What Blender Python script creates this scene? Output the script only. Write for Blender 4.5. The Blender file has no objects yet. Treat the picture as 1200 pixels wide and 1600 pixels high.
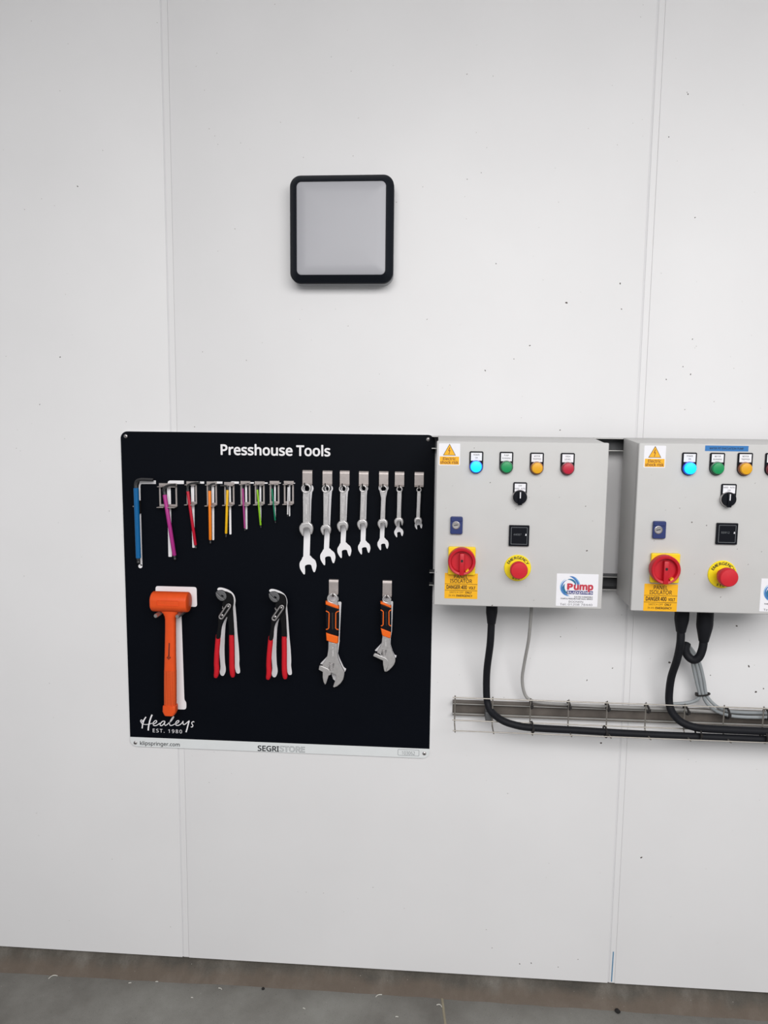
import bpy, bmesh, math, random
from mathutils import Vector, Matrix

random.seed(7)
C = bpy.context.scene.collection
SC = bpy.context.scene

# ------------------------------------------------------------------ camera
CAM = Vector((0.7532, -1.9457, 1.625))
PITCH, YAW, ROLL, FPX = -0.119, 0.0678, -0.0107, 1150.0
ROT = (Matrix.Rotation(YAW, 3, 'Z') @ Matrix.Rotation(PITCH, 3, 'X') @ Matrix.Rotation(ROLL, 3, 'Y'))
cam_d = bpy.data.cameras.new('camera')
cam = bpy.data.objects.new('camera', cam_d)
C.objects.link(cam)
cam_d.sensor_fit = 'VERTICAL'
cam_d.sensor_height = 36.0
cam_d.lens = FPX / 1600.0 * 36.0
cam_d.clip_start = 0.05
cam.matrix_world = Matrix.Translation(CAM) @ (ROT @ Matrix.Rotation(math.pi / 2, 3, 'X')).to_4x4()
SC.camera = cam

# ------------------------------------------------------------------ light
SC.view_settings.view_transform = 'Standard'
SC.view_settings.look = 'None'
SC.view_settings.gamma = 1.0
SC.view_settings.exposure = -0.18
SC.view_settings.use_curve_mapping = False
world = bpy.data.worlds.new('overcast')
SC.world = world
world.use_nodes = True
wn = world.node_tree
bg = wn.nodes['Background']
bg.inputs[0].default_value = (0.93, 0.96, 1.0, 1)
bg.inputs[1].default_value = 0.46


def area(name, loc, target, sx, sy, power, col=(1, 1, 1)):
    l = bpy.data.lights.new(name, 'AREA')
    l.shape = 'RECTANGLE'
    l.size, l.size_y, l.energy, l.color = sx, sy, power, col
    o = bpy.data.objects.new(name, l)
    C.objects.link(o)
    o.location = loc
    o.rotation_euler = (Vector(target) - Vector(loc)).to_track_quat('-Z', 'Y').to_euler()
    return o


area('front_daylight_fill', (1.5, -3.6, 3.15), (0.9, 0, 0.95), 4.2, 1.7, 185, (1, 0.985, 0.97))  # added area light standing in for daylight from the front; no doorway seen


# ------------------------------------------------------------------ helpers
def srgb(r, g, b):
    f = lambda c: (c / 255 / 12.92) if c / 255 <= 0.04045 else ((c / 255 + 0.055) / 1.055) ** 2.4
    return (f(r), f(g), f(b), 1)


def mat(name, col, rough=0.5, metal=0.0, noise=0.0, scale=40, bump=0.0, coat=0.0, spec=0.5, emit=None, estr=0.0, col2=None):
    m = bpy.data.materials.new(name)
    m.use_nodes = True
    nt = m.node_tree
    b = nt.nodes['Principled BSDF']
    b.inputs['Base Color'].default_value = col
    b.inputs['Roughness'].default_value = rough
    b.inputs['Metallic'].default_value = metal
    b.inputs['Specular IOR Level'].default_value = spec
    b.inputs['Coat Weight'].default_value = coat
    if emit:
        b.inputs['Emission Color'].default_value = emit
        b.inputs['Emission Strength'].default_value = estr
    if noise or bump:
        tc = nt.nodes.new('ShaderNodeTexCoord')
        n = nt.nodes.new('ShaderNodeTexNoise')
        n.inputs['Scale'].default_value = scale
        n.inputs['Detail'].default_value = 6
        nt.links.new(tc.outputs['Object'], n.inputs['Vector'])
        if noise:
            r = nt.nodes.new('ShaderNodeValToRGB')
            c2 = col2 or tuple(max(0, c * (1 - noise)) for c in col[:3]) + (1,)
            r.color_ramp.elements[0].color = c2
            r.color_ramp.elements[1].color = col
            r.color_ramp.elements[0].position = 0.3
            r.color_ramp.elements[1].position = 0.65
            nt.links.new(n.outputs['Fac'], r.inputs['Fac'])
            nt.links.new(r.outputs['Color'], b.inputs['Base Color'])
        if bump:
            bp = nt.nodes.new('ShaderNodeBump')
            bp.inputs['Strength'].default_value = bump
            bp.inputs['Distance'].default_value = 0.002
            nt.links.new(n.outputs['Fac'], bp.inputs['Height'])
            nt.links.new(bp.outputs['Normal'], b.inputs['Normal'])
    return m


def ray(x, y):
    return ROT @ Vector((x - 600, FPX, -(y - 800)))


def at(x, y, Y):
    """pixel of the photograph -> point on the vertical plane at depth Y"""
    d = ray(x, y)
    return CAM + d * ((Y - CAM.y) / d.y)


def at_floor(x, y, z=0.0):
    d = ray(x, y)
    return CAM + d * ((z - CAM.z) / d.z)


def xz(pts, Y):
    r = []
    for x, y in pts:
        p = at(x, y, Y)
        r.append((p.x, p.z))
    return r


def crop(ox, oy, s):
    return lambda pts: [(ox + x / s, oy + y / s) for x, y in pts]


def wloc(o):
    v = Vector((0, 0, 0))
    while o:
        v += o.location
        o = o.parent
    return v


def link_mesh(name, me, m, parent=None, loc=None, smooth=False):
    """links a mesh given in world coordinates; moves its origin to loc (or its parent's)"""
    o = bpy.data.objects.new(name, me)
    C.objects.link(o)
    if m is not None:
        me.materials.clear()
        me.materials.append(m)
    if parent:
        o.parent = parent
        off = wloc(parent)
    elif loc is not None:
        o.location = loc
        off = Vector(loc)
    else:
        off = Vector((0, 0, 0))
    me.transform(Matrix.Translation(-off))
    if smooth:
        for p in me.polygons:
            p.use_smooth = True
        try:
            me.set_sharp_from_angle(angle=math.radians(40))
        except Exception:
            pass
    return o


def tag(o, label=None, cat=None, group=None, kind=None):
    if label:
        o['label'] = label
    if cat:
        o['category'] = cat
    if group:
        o['group'] = group
    if kind:
        o['kind'] = kind
    return o


def thing(name, loc, label, cat, group=None):
    o = bpy.data.objects.new(name, None)
    o.empty_display_size = 0.02
    C.objects.link(o)
    o.location = loc
    return tag(o, label, cat, group)


def pydata(v, f):
    me = bpy.data.meshes.new('m')
    me.from_pydata([tuple(p) for p in v], [], f)
    me.update()
    return me


def box(x0, x1, y0, y1, z0, z1, bevel=0.0, seg=2):
    bm = bmesh.new()
    bmesh.ops.create_cube(bm, size=1)
    for v in bm.verts:
        v.co = Vector((x0 + (v.co.x + .5) * (x1 - x0), y0 + (v.co.y + .5) * (y1 - y0), z0 + (v.co.z + .5) * (z1 - z0)))
    if bevel:
        bmesh.ops.bevel(bm, geom=bm.edges[:], offset=bevel, segments=seg, affect='EDGES', profile=0.5)
    me = bpy.data.meshes.new('m')
    bm.to_mesh(me)
    bm.free()
    return me


def join(*mes):
    bm = bmesh.new()
    for me in mes:
        bm.from_mesh(me)
    out = bpy.data.meshes.new('m')
    bm.to_mesh(out)
    bm.free()
    return out


def plate(loops, yb, yf, bevel=0.0, res=2):
    """flat plate from outlines (and holes) in world x,z, between depths yb (back) and yf (front, smaller)"""
    S = 1000.0
    cu = bpy.data.curves.new('c', 'CURVE')
    cu.dimensions = '2D'
    cu.fill_mode = 'BOTH'
    cx = sum(p[0] for p in loops[0]) / len(loops[0])
    cz = sum(p[1] for p in loops[0]) / len(loops[0])
    for lp in loops:
        sp = cu.splines.new('POLY')
        sp.points.add(len(lp) - 1)
        for q, (x, z) in zip(sp.points, lp):
            q.co = ((x - cx) * S, (z - cz) * S, 0, 1)
        sp.use_cyclic_u = True
    t = abs(yb - yf) * S
    cu.bevel_depth = bevel * S
    cu.bevel_resolution = res
    cu.offset = -bevel * S
    cu.extrude = max(t / 2 - bevel * S, 0.0)
    return curve_mesh(cu, cx, cz, (yb + yf) / 2, 1 / S, 1 / S)


def curve_mesh(cu, cx, cz, ymid, sx, sz):
    o = bpy.data.objects.new('tmp', cu)
    C.objects.link(o)
    dg = bpy.context.evaluated_depsgraph_get()
    dg.update()
    me = bpy.data.meshes.new_from_object(o.evaluated_get(dg))
    bpy.data.objects.remove(o)
    bpy.data.curves.remove(cu)
    for v in me.vertices:
        x, y, z = v.co
        v.co = (cx + x * sx, ymid - z * 0.001, cz + y * sz)
    me.update()
    return me


FONT = None
try:                                    # the sans that ships inside Blender; its built-in default otherwise
    import os
    FONT = bpy.data.fonts.load(os.path.join(bpy.utils.resource_path('LOCAL'), 'datafiles', 'fonts', 'NotoSansHebrew-Regular.woff2'))
except Exception:
    FONT = None


def text_mesh(s, bold=0.0, spacing=1.0, extrude=0.05):
    cu = bpy.data.curves.new('t', 'FONT')
    cu.body = s
    cu.size = 10
    if FONT:
        cu.font = FONT
    heavy = bold > 0.08
    cu.offset = 0.0 if heavy else bold
    cu.space_character = spacing
    cu.extrude = extrude
    cu.resolution_u = 3
    me = curve_mesh(cu, 0, 0, 0, 1, 1)
    if heavy:                            # heavier stroke: the outline laid over itself, shifted all round, each layer a hair prouder
        bm = bmesh.new()
        for k in range(8):
            c = me.copy()
            t = 2 * math.pi * k / 8
            c.transform(Matrix.Translation((bold * math.cos(t), -k * 2.5e-5, bold * math.sin(t))))
            bm.from_mesh(c)
            bpy.data.meshes.remove(c)
        bm.to_mesh(me)
        bm.free()
    return me


def glyph_height(ch):
    return max(v.co.z for v in text_mesh(ch).vertices)


CAPH, XH = glyph_height('H'), glyph_height('x')


def fit_text(s, x0, x1, z0, z1, Y, bold=0.0, spacing=1.0, slant=0.0, ref=None):
    """lettering fitted to a box (z0 baseline, z1 cap height), proud of depth Y by 0.1 mm"""
    me = text_mesh(s, bold, spacing)
    vs = [v.co.copy() for v in me.vertices]
    ax, bx = min(v.x for v in vs), max(v.x for v in vs)
    cap = CAPH if ref is None else ref
    for v in me.vertices:
        x, y, z = v.co
        X = x0 + (x - ax) / (bx - ax) * (x1 - x0)
        v.co = (X, Y + y, z0 + z / cap * (z1 - z0) + slant * (X - x0))
    return me


def px_text(s, xl, xr, yb, yc, Y, **k):
    """text whose left, right, baseline and cap line were read off the photograph"""
    a, b, c = at(xl, yb, Y), at(xr, yb, Y), at(xl, yc, Y)
    return fit_text(s, a.x, b.x, a.z, c.z, Y, **k)


def round_off(pts, n=3):
    out = []
    N = len(pts)
    for i in range(N):
        a, b, c, d = pts[i - 1], pts[i], pts[(i + 1) % N], pts[(i + 2) % N]
        for k in range(n):
            t = k / n
            out.append(tuple(0.5 * (2 * b[j] + (c[j] - a[j]) * t + (2 * a[j] - 5 * b[j] + 4 * c[j] - d[j]) * t * t + (3 * b[j] - a[j] - 3 * c[j] + d[j]) * t ** 3) for j in (0, 1)))
    return out


def fillet(pts, r, n=4):
    out = []
    N = len(pts)
    for i in range(N):
        a, b, c = Vector(pts[i - 1]), Vector(pts[i]), Vector(pts[(i + 1) % N])
        p = b + (a - b).normalized() * min(r, (a - b).length * .45)
        q = b + (c - b).normalized() * min(r, (c - b).length * .45)
        for k in range(n + 1):
            t = k / n
            w = p * (1 - t) ** 2 + b * 2 * t * (1 - t) + q * t ** 2
            out.append((w.x, w.y))
    return out


def circ(cx, cy, r, n=32, a0=0.0, a1=None):
    if a1 is None:
        return [(cx + r * math.cos(2 * math.pi * i / n), cy + r * math.sin(2 * math.pi * i / n)) for i in range(n)]
    return [(cx + r * math.cos(a0 + (a1 - a0) * i / n), cy + r * math.sin(a0 + (a1 - a0) * i / n)) for i in range(n + 1)]


def rrect(x0, x1, z0, z1, r, n=8):
    out = []
    for cx, cz, a in ((x1 - r, z1 - r, 0), (x0 + r, z1 - r, .5), (x0 + r, z0 + r, 1), (x1 - r, z0 + r, 1.5)):
        out += circ(cx, cz, r, n, a * math.pi, (a + .5) * math.pi)
    return out


def loft(rings, cap0=True, cap1=True):
    n = len(rings[0])
    v, f = [], []
    for r in rings:
        v += r
    for i in range(len(rings) - 1):
        for j in range(n):
            k = (j + 1) % n
            f.append((i * n + j, i * n + k, (i + 1) * n + k, (i + 1) * n + j))
    if cap0:
        f.append(tuple(range(n))[::-1])
    if cap1:
        f.append(tuple(range((len(rings) - 1) * n, len(rings) * n)))
    me = pydata(v, f)
    bm = bmesh.new()
    bm.from_mesh(me)
    bmesh.ops.recalc_face_normals(bm, faces=bm.faces[:])
    bm.to_mesh(me)
    bm.free()
    return me


def lathe_y(c, prof, n=40):
    """turned about an axis towards the viewer: prof = [(radius, distance in front of c.y)]"""
    rings = [[(c[0] + r * math.cos(2 * math.pi * i / n), c[1] - d, c[2] + r * math.sin(2 * math.pi * i / n)) for i in range(n)] for r, d in prof]
    return loft(rings)


def lathe_z(c, prof, n=24, sy=1.0):
    rings = [[(c[0] + r * math.cos(2 * math.pi * i / n), c[1] + sy * r * math.sin(2 * math.pi * i / n), z) for i in range(n)] for r, z in prof]
    return loft(rings)


def smooth_path(pts, n=8):
    P = [Vector(p) for p in pts]
    P = [P[0] * 2 - P[1]] + P + [P[-1] * 2 - P[-2]]
    out = []
    for i in range(1, len(P) - 2):
        a, b, c, d = P[i - 1], P[i], P[i + 1], P[i + 2]
        for k in range(n):
            t = k / n
            out.append(0.5 * ((2 * b) + (c - a) * t + (2 * a - 5 * b + 4 * c - d) * t * t + (3 * b - a - 3 * c + d) * t ** 3))
    out.append(P[-2])
    return out


def tube(pts, r, n=12, flat=1.0, rot=0.0):
    """tube along points; r is a radius or one radius per point"""
    P = [Vector(p) for p in pts]
    R = r if isinstance(r, (list, tuple)) else [r] * len(P)
    T = []
    for i in range(len(P)):
        t = P[min(i + 1, len(P) - 1)] - P[max(i - 1, 0)]
        T.append(t.normalized())
    up = Vector((0, 1, 0)) if abs(T[0].y) < 0.9 else Vector((0, 0, 1))
    u = (up - T[0] * up.dot(T[0])).normalized()
    rings = []
    for i, p in enumerate(P):
        u = (u - T[i] * u.dot(T[i]))
        u = u.normalized()
        w = T[i].cross(u)
        rings.append([tuple(p + (u * math.cos(2 * math.pi * k / n + rot) * flat + w * math.sin(2 * math.pi * k / n + rot)) * R[i]) for k in range(n)])
    return loft(rings)


def ribbon(pts, w, Y):
    """flat printed pen stroke in x,z"""
    v, f = [], []
    for i, p in enumerate(pts):
        a, b = pts[max(i - 1, 0)], pts[min(i + 1, len(pts) - 1)]
        dx, dz = b[0] - a[0], b[1] - a[1]
        l = math.hypot(dx, dz) or 1
        nx, nz = -dz / l * w / 2, dx / l * w / 2
        v += [(p[0] + nx, Y, p[1] + nz), (p[0] - nx, Y, p[1] - nz)]
        if i:
            f.append((2 * i - 2, 2 * i - 1, 2 * i + 1, 2 * i))
    return pydata(v, f)


def quad_px(pts, Y, t=0.0002):
    return plate([xz(pts, Y)], Y, Y - t)


def rect_px(x0, x1, y0, y1):
    return [(x0, y0), (x1, y0), (x1, y1), (x0, y1)]


# ------------------------------------------------------------------ materials
M = {}
M['wall'] = mat('white_coated_panel', srgb(231, 230, 231), 0.42, noise=0.035, scale=3, spec=0.4)
M['core'] = mat('joint_core', srgb(220, 219, 221), 0.6, noise=0.03)
M['slab_grey'] = mat('grey_shade_slab', srgb(215, 215, 215), 0.7, noise=0.05)
M['fleck'] = mat('dirt_fleck', srgb(92, 84, 80), 0.9, noise=0.3, scale=200)
M['pale_fleck'] = mat('faint_speck', srgb(150, 144, 140), 0.9, noise=0.2, scale=200)
M['pen'] = mat('blue_marker', srgb(60, 130, 170), 0.6, noise=0.1)
M['black_print'] = mat('black_board_face', srgb(10, 13, 20), 0.45, noise=0.1, scale=6, spec=0.06)
M['board_white'] = mat('board_white_face', srgb(226, 229, 230), 0.4, noise=0.02)
M['board_edge'] = mat('board_core', srgb(200, 203, 205), 0.5, noise=0.02)
M['white_print'] = mat('white_print', srgb(240, 238, 241), 0.45, noise=0.01)
M['dark_print'] = mat('dark_print', srgb(30, 33, 40), 0.5, noise=0.05)
M['grey_print'] = mat('grey_print', srgb(120, 124, 128), 0.5, noise=0.05)
M['steel'] = mat('brushed_steel', srgb(190, 186, 186), 0.38, 0.9, noise=0.12, scale=120, bump=0.05)
M['chrome'] = mat('satin_chrome', srgb(214, 211, 211), 0.36, 0.7, noise=0.12, scale=150, bump=0.08)
M['hook'] = mat('hook_steel', srgb(186, 177, 174), 0.42, 0.6, noise=0.1, scale=120, bump=0.05)
M['dark_steel'] = mat('black_oxide_steel', srgb(70, 70, 72), 0.45, 0.6, noise=0.2, scale=150)
M['pin'] = mat('dark_pin', srgb(30, 26, 26), 0.6, noise=0.2)
M['etch'] = mat('etched_mark', srgb(225, 222, 222), 0.5, noise=0.5, scale=900)
M['tool_black'] = mat('phosphated_black', srgb(20, 20, 22), 0.55, 0.0, noise=0.2, scale=150, spec=0.12)
M['jaw_grey'] = mat('ground_jaw', srgb(120, 120, 122), 0.45, 0.6, noise=0.15, scale=200)
M['red_grip'] = mat('red_dipped_grip', srgb(205, 22, 38), 0.45, noise=0.1, scale=60, spec=0.35)
M['orange'] = mat('orange_urethane', srgb(232, 84, 30), 0.5, noise=0.06, scale=60, spec=0.3)
M['orange_grip'] = mat('orange_band', srgb(244, 106, 24), 0.5, noise=0.05, scale=60, spec=0.3)
M['mallet_mark'] = mat('mallet_mark', srgb(120, 42, 22), 0.6, noise=0.1)
M['cab'] = mat('light_grey_powder_coat', srgb(201, 200, 199), 0.5, noise=0.03, scale=14, spec=0.35)
M['gasket'] = mat('cabinet_seam', srgb(120, 120, 120), 0.7, noise=0.1)
M['plastic'] = mat('black_plastic', srgb(14, 16, 24), 0.45, noise=0.1, scale=80, spec=0.15)
M['label_white'] = mat('white_label', srgb(238, 237, 242), 0.5, noise=0.02)
M['yellow'] = mat('yellow_plastic', srgb(250, 212, 20), 0.4, noise=0.04, scale=60)
M['yellow_bright'] = mat('yellow_collar', srgb(248, 224, 24), 0.4, noise=0.04, scale=60)
M['amber'] = mat('amber_sticker', srgb(247, 182, 12), 0.5, noise=0.04, scale=60)
M['red_knob'] = mat('red_plastic', srgb(196, 22, 40), 0.42, noise=0.06, scale=60)
M['red_button'] = mat('red_button', srgb(206, 38, 50), 0.5, noise=0.06, scale=60, spec=0.3)
M['navy'] = mat('navy_plastic', srgb(38, 52, 108), 0.4, noise=0.08, scale=60)
M['tape_blue'] = mat('blue_tape', srgb(42, 118, 186), 0.45, noise=0.04, scale=60)
M['logo_red'] = mat('logo_red', srgb(196, 56, 74), 0.5, noise=0.03)
M['logo_navy'] = mat('logo_navy', srgb(38, 40, 120), 0.5, noise=0.05)
M['logo_blue'] = mat('logo_blue', srgb(74, 128, 196), 0.5, noise=0.25, scale=120)
M['logo_pale'] = mat('logo_pale', srgb(150, 196, 230), 0.5, noise=0.15, scale=120)
M['logo_teal'] = mat('logo_teal', srgb(40, 120, 160), 0.5, noise=0.25, scale=120)
M['text_red'] = mat('brown_red_print', srgb(120, 50, 26), 0.5, noise=0.05)
M['text_dark'] = mat('warning_print', srgb(56, 34, 12), 0.5, noise=0.05)
M['cable'] = mat('black_rubber', srgb(26, 27, 32), 0.6, noise=0.15, scale=80, spec=0.2)
M['grey_cable'] = mat('grey_pvc', srgb(150, 155, 158), 0.5, noise=0.06, scale=80)
M['grey_conduit'] = mat('grey_conduit', srgb(160, 158, 156), 0.55, noise=0.08, scale=80)
M['galv'] = mat('galvanised', srgb(92, 93, 95), 0.55, 0.3, noise=0.25, scale=40)  # zinc darkened so the colour carries the shade inside the struts
M['lit_edge'] = mat('lit_lip_edge', srgb(206, 205, 202), 0.4, 0.5, noise=0.1, scale=60)  # pale tone that paints the light caught by the strut lips
M['old_strut'] = mat('weathered_strut', srgb(112, 105, 99), 0.65, 0.2, noise=0.35, scale=25)
M['wire'] = mat('zinc_wire', srgb(158, 153, 146), 0.4, 0.6, noise=0.15, scale=60)
M['lamp_black'] = mat('lamp_black', srgb(13, 18, 27), 0.42, spec=0.25, noise=0.06, scale=40)
M['lamp_grey'] = mat('lamp_base_grey', srgb(150, 152, 156), 0.5, noise=0.05)
M['diffuser'] = mat('opal_diffuser', srgb(172, 172, 178), 0.4, noise=0.02, scale=8)
M['straw'] = mat('pale_straw', srgb(206, 204, 196), 0.8, noise=0.1)
M['stone'] = mat('dark_stone', srgb(34, 32, 32), 0.9, noise=0.2)
M['sealant'] = mat('joint_sealant', srgb(150, 142, 122), 0.8, noise=0.2, scale=60)


def concrete(name, c1, c2, c3, big, stretch=(1, 1, 1), stain=False):
    m = bpy.data.materials.new(name)
    m.use_nodes = True
    nt = m.node_tree
    b = nt.nodes['Principled BSDF']
    b.inputs['Roughness'].default_value = 0.8
    tc = nt.nodes.new('ShaderNodeTexCoord')
    mp = nt.nodes.new('ShaderNodeMapping')
    mp.inputs['Scale'].default_value = stretch
    nt.links.new(tc.outputs['Object'], mp.inputs['Vector'])
    n1 = nt.nodes.new('ShaderNodeTexNoise')
    n1.inputs['Scale'].default_value = big
    n1.inputs['Detail'].default_value = 8
    n1.inputs['Roughness'].default_value = 0.65
    n2 = nt.nodes.new('ShaderNodeTexNoise')
    n2.inputs['Scale'].default_value = 620
    n2.inputs['Detail'].default_value = 4
    for n in (n1, n2):
        nt.links.new(mp.outputs['Vector'], n.inputs['Vector'])
    r = nt.nodes.new('ShaderNodeValToRGB')
    e = r.color_ramp.elements
    e[0].position, e[0].color = 0.32, c1
    e[1].position, e[1].color = 0.7, c3
    k = e.new(0.5)
    k.color = c2
    nt.links.new(n1.outputs['Fac'], r.inputs['Fac'])
    mx = nt.nodes.new('ShaderNodeMix')
    mx.data_type = 'RGBA'
    mx.blend_type = 'MULTIPLY'
    mx.inputs['Factor'].default_value = 0.35
    r2 = nt.nodes.new('ShaderNodeValToRGB')
    r2.color_ramp.elements[0].position = 0.35
    r2.color_ramp.elements[0].color = (0.45, 0.45, 0.45, 1)
    r2.color_ramp.elements[1].position = 0.55
    nt.links.new(n2.outputs['Fac'], r2.inputs['Fac'])
    nt.links.new(r.outputs['Color'], mx.inputs[6])
    nt.links.new(r2.outputs['Color'], mx.inputs[7])
    out = mx.outputs[2]
    for sc, thr, col in ((55, 0.045, (0.02, 0.018, 0.016, 1)), (38, 0.03, (0.5, 0.48, 0.44, 1)), (120, 0.07, (0.05, 0.045, 0.04, 1))):
        vo = nt.nodes.new('ShaderNodeTexVoronoi')            # grit: sparse dark and pale specks
        vo.inputs['Scale'].default_value = sc
        nt.links.new(tc.outputs['Object'], vo.inputs['Vector'])
        lt = nt.nodes.new('ShaderNodeMath')
        lt.operation = 'LESS_THAN'
        lt.inputs[1].default_value = thr
        nt.links.new(vo.outputs['Distance'], lt.inputs[0])
        m2 = nt.nodes.new('ShaderNodeMix')
        m2.data_type = 'RGBA'
        m2.inputs[7].default_value = col
        nt.links.new(lt.outputs[0], m2.inputs['Factor'])
        nt.links.new(out, m2.inputs[6])
        out = m2.outputs[2]
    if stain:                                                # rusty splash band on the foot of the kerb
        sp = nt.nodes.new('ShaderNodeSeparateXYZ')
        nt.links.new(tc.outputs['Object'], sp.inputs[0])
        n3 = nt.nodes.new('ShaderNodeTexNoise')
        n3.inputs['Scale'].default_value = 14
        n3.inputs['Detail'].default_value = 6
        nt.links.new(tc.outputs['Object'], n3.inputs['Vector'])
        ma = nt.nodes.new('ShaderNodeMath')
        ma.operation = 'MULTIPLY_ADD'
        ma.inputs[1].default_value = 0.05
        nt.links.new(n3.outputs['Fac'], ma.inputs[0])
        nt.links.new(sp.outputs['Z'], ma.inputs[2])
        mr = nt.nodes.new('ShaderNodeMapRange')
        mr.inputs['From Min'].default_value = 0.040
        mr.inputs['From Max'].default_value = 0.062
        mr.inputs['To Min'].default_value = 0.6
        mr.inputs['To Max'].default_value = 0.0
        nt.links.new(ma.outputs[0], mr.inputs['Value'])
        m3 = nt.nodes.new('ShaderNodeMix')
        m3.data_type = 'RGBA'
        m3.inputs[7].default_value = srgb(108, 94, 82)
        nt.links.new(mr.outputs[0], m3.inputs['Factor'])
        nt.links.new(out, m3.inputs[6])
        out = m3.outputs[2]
    nt.links.new(out, b.inputs['Base Color'])
    bp = nt.nodes.new('ShaderNodeBump')
    bp.inputs['Strength'].default_value = 0.25
    bp.inputs['Distance'].default_value = 0.002
    nt.links.new(n2.outputs['Fac'], bp.inputs['Height'])
    nt.links.new(bp.outputs['Normal'], b.inputs['Normal'])
    return m


M['floor'] = concrete('grey_concrete', srgb(106, 103, 98), srgb(126, 124, 119), srgb(142, 141, 136), 3.0)
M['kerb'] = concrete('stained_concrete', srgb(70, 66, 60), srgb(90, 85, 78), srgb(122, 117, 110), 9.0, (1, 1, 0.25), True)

# ------------------------------------------------------------------ structure: wall, kerb, floor
XL, XR, ZT = -3.2, 4.2, 3.9
S1, S2, JW = 0.0423, 1.2681, 0.019          # left edges of the two joints, joint width
ZB = 0.066                                   # lower edge of the panels
wall = link_mesh('wall_back', box(XL, XR, 0.0016, 0.09, ZB, ZT), M['core'])
tag(wall, kind='structure')


def wall_panel(x0, x1):
    bm = bmesh.new()
    me = box(x0, x1, 0.0, 0.0015, ZB - 0.001, ZT)
    bm.from_mesh(me)
    ed = [e for e in bm.edges if all(abs(v.co.y) < 1e-6 for v in e.verts) and abs(e.verts[0].co.x - e.verts[1].co.x) < 1e-6]
    bmesh.ops.bevel(bm, geom=ed, offset=0.0014, segments=4, affect='EDGES', profile=0.5)
    out = bpy.data.meshes.new('m')
    bm.to_mesh(out)
    bm.free()
    return link_mesh('panel', out, M['wall'], wall, smooth=True)


edges = [XL, S1 - 1.226 - JW, S1 - 1.226, S1, S1 + JW, S2, S2 + JW, S2 + 1.226, S2 + JW + 1.226, XR]
for i in range(0, 10, 2):
    wall_panel(edges[i], edges[i + 1])
# hairline down the middle of the joints: a slim tongue strip with an open edge
for s in (S1, S2):
    link_mesh('joint_strip', box(s + 0.0042, s + JW - 0.0005, 0.0004, 0.0017, ZB, ZT), M['wall'], wall)

# flecks of dirt on the wall (nobody could count the small ones)
fl = [(121, 291, 2), (94, 558, 2.2), (62, 632, 1.8), (752, 270, 1.5), (730, 280, 1.3), (775, 412, 2), (885, 473, 3), (828, 540, 2), (758, 579, 2.2),
      (803, 561, 2), (1002, 1340, 3), (876, 995, 1.8), (1151, 978, 3), (1046, 1035, 4), (1170, 1041, 3), (1110, 1055, 2), (1181, 1081, 4.5), (1193, 1076, 3),
      (939, 1161, 4), (917, 1063, 2), (957, 1044, 2), (304, 667, 1.6), (275, 537, 1.8), (1075, 147, 2.2), (1045, 214, 2), (1086, 340, 2), (969, 443, 2.4), (971, 483, 2),
      (1082, 530, 2), (1067, 573, 2), (1079, 585, 2), (1041, 593, 2), (856, 1525, 3), (872, 1511, 2), (830, 1505, 2), (812, 1506, 2), (903, 1499, 2), (769, 1481, 2), (1015, 478, 1.5), (875, 672, 2), (1070, 640, 1.5)]
NBIG = len(fl)
for _ in range(230):
    fl.append((random.uniform(5, 1195), random.uniform(5, 1520), random.choice((0.7, 0.8, 0.9, 1.1, 1.3))))
fv, ff = [], []
for fi, (x, y, s) in enumerate(fl):
    if fi == NBIG:                       # from here on the fainter small specks
        tag(link_mesh('dirt_flecks', pydata(fv, ff), M['fleck'], wall), kind='stuff')
        fv, ff = [], []
    p = at(x, y, 0)
    if p.z < ZB + 0.01 or S1 - 0.004 < p.x < S1 + JW + 0.004 or S2 - .004 < p.x < S2 + JW + .004:
        continue
    n = 7
    a = random.uniform(0, 3.1)
    el = random.uniform(0.8, 2.0)
    b0 = len(fv)
    for lay, (k, dy) in enumerate(((1, -0.0001), (0.6, -0.0006))):
        for i in range(n):
            t = 2 * math.pi * i / n
            rr = s * 0.00072 * k * random.uniform(0.7, 1.1)
            u, w = rr * el * math.cos(t), rr * math.sin(t)
            fv.append((p.x + u * math.cos(a) - w * math.sin(a), dy, p.z + u * math.sin(a) + w * math.cos(a)))
    for i in range(n):
        j = (i + 1) % n
        ff.append((b0 + i, b0 + j, b0 + n + j, b0 + n + i))
    ff.append(tuple(b0 + n + i for i in range(n)))
tag(link_mesh('dirt_flecks', pydata(fv, ff), M['pale_fleck'], wall), kind='stuff')
pm = [at(x, y, -0.0004) for x, y in ((958.5, 1487), (957.5, 1503), (956.5, 1517), (955.5, 1534))]
link_mesh('pen_mark', ribbon([(p.x, p.z) for p in smooth_path(pm)], 0.0026, -0.0004), M['pen'], wall)

# unseen slab above the frame, added to shade the upper wall
shade_slab_ob = link_mesh('shade_slab', box(XL, XR, -2.2, 0.0, 3.02, 3.17), M['slab_grey'])
tag(shade_slab_ob, kind='structure')

# kerb under the panels: set back below the panel edge, coved out to the floor
prof = [(0.09, ZB + 0.0), (0.022, ZB + 0.0), (0.018, 0.045), (0.006, 0.028), (-0.006, 0.014), (-0.016, 0.006), (-0.022, 0.0), (-0.022, -0.05), (0.09, -0.05)]
nk = 120
rings = []
for i in range(nk + 1):
    x = XL + (XR - XL) * i / nk
    w = 0.003 * math.sin(x * 3.1) + random.uniform(-.0022, .0022)
    rings.append([(x, y + (w if k in (3, 4, 5, 6, 7) else 0), z) for k, (y, z) in enumerate(prof)])
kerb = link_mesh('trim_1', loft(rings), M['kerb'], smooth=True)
tag(kerb, kind='structure')

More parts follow.
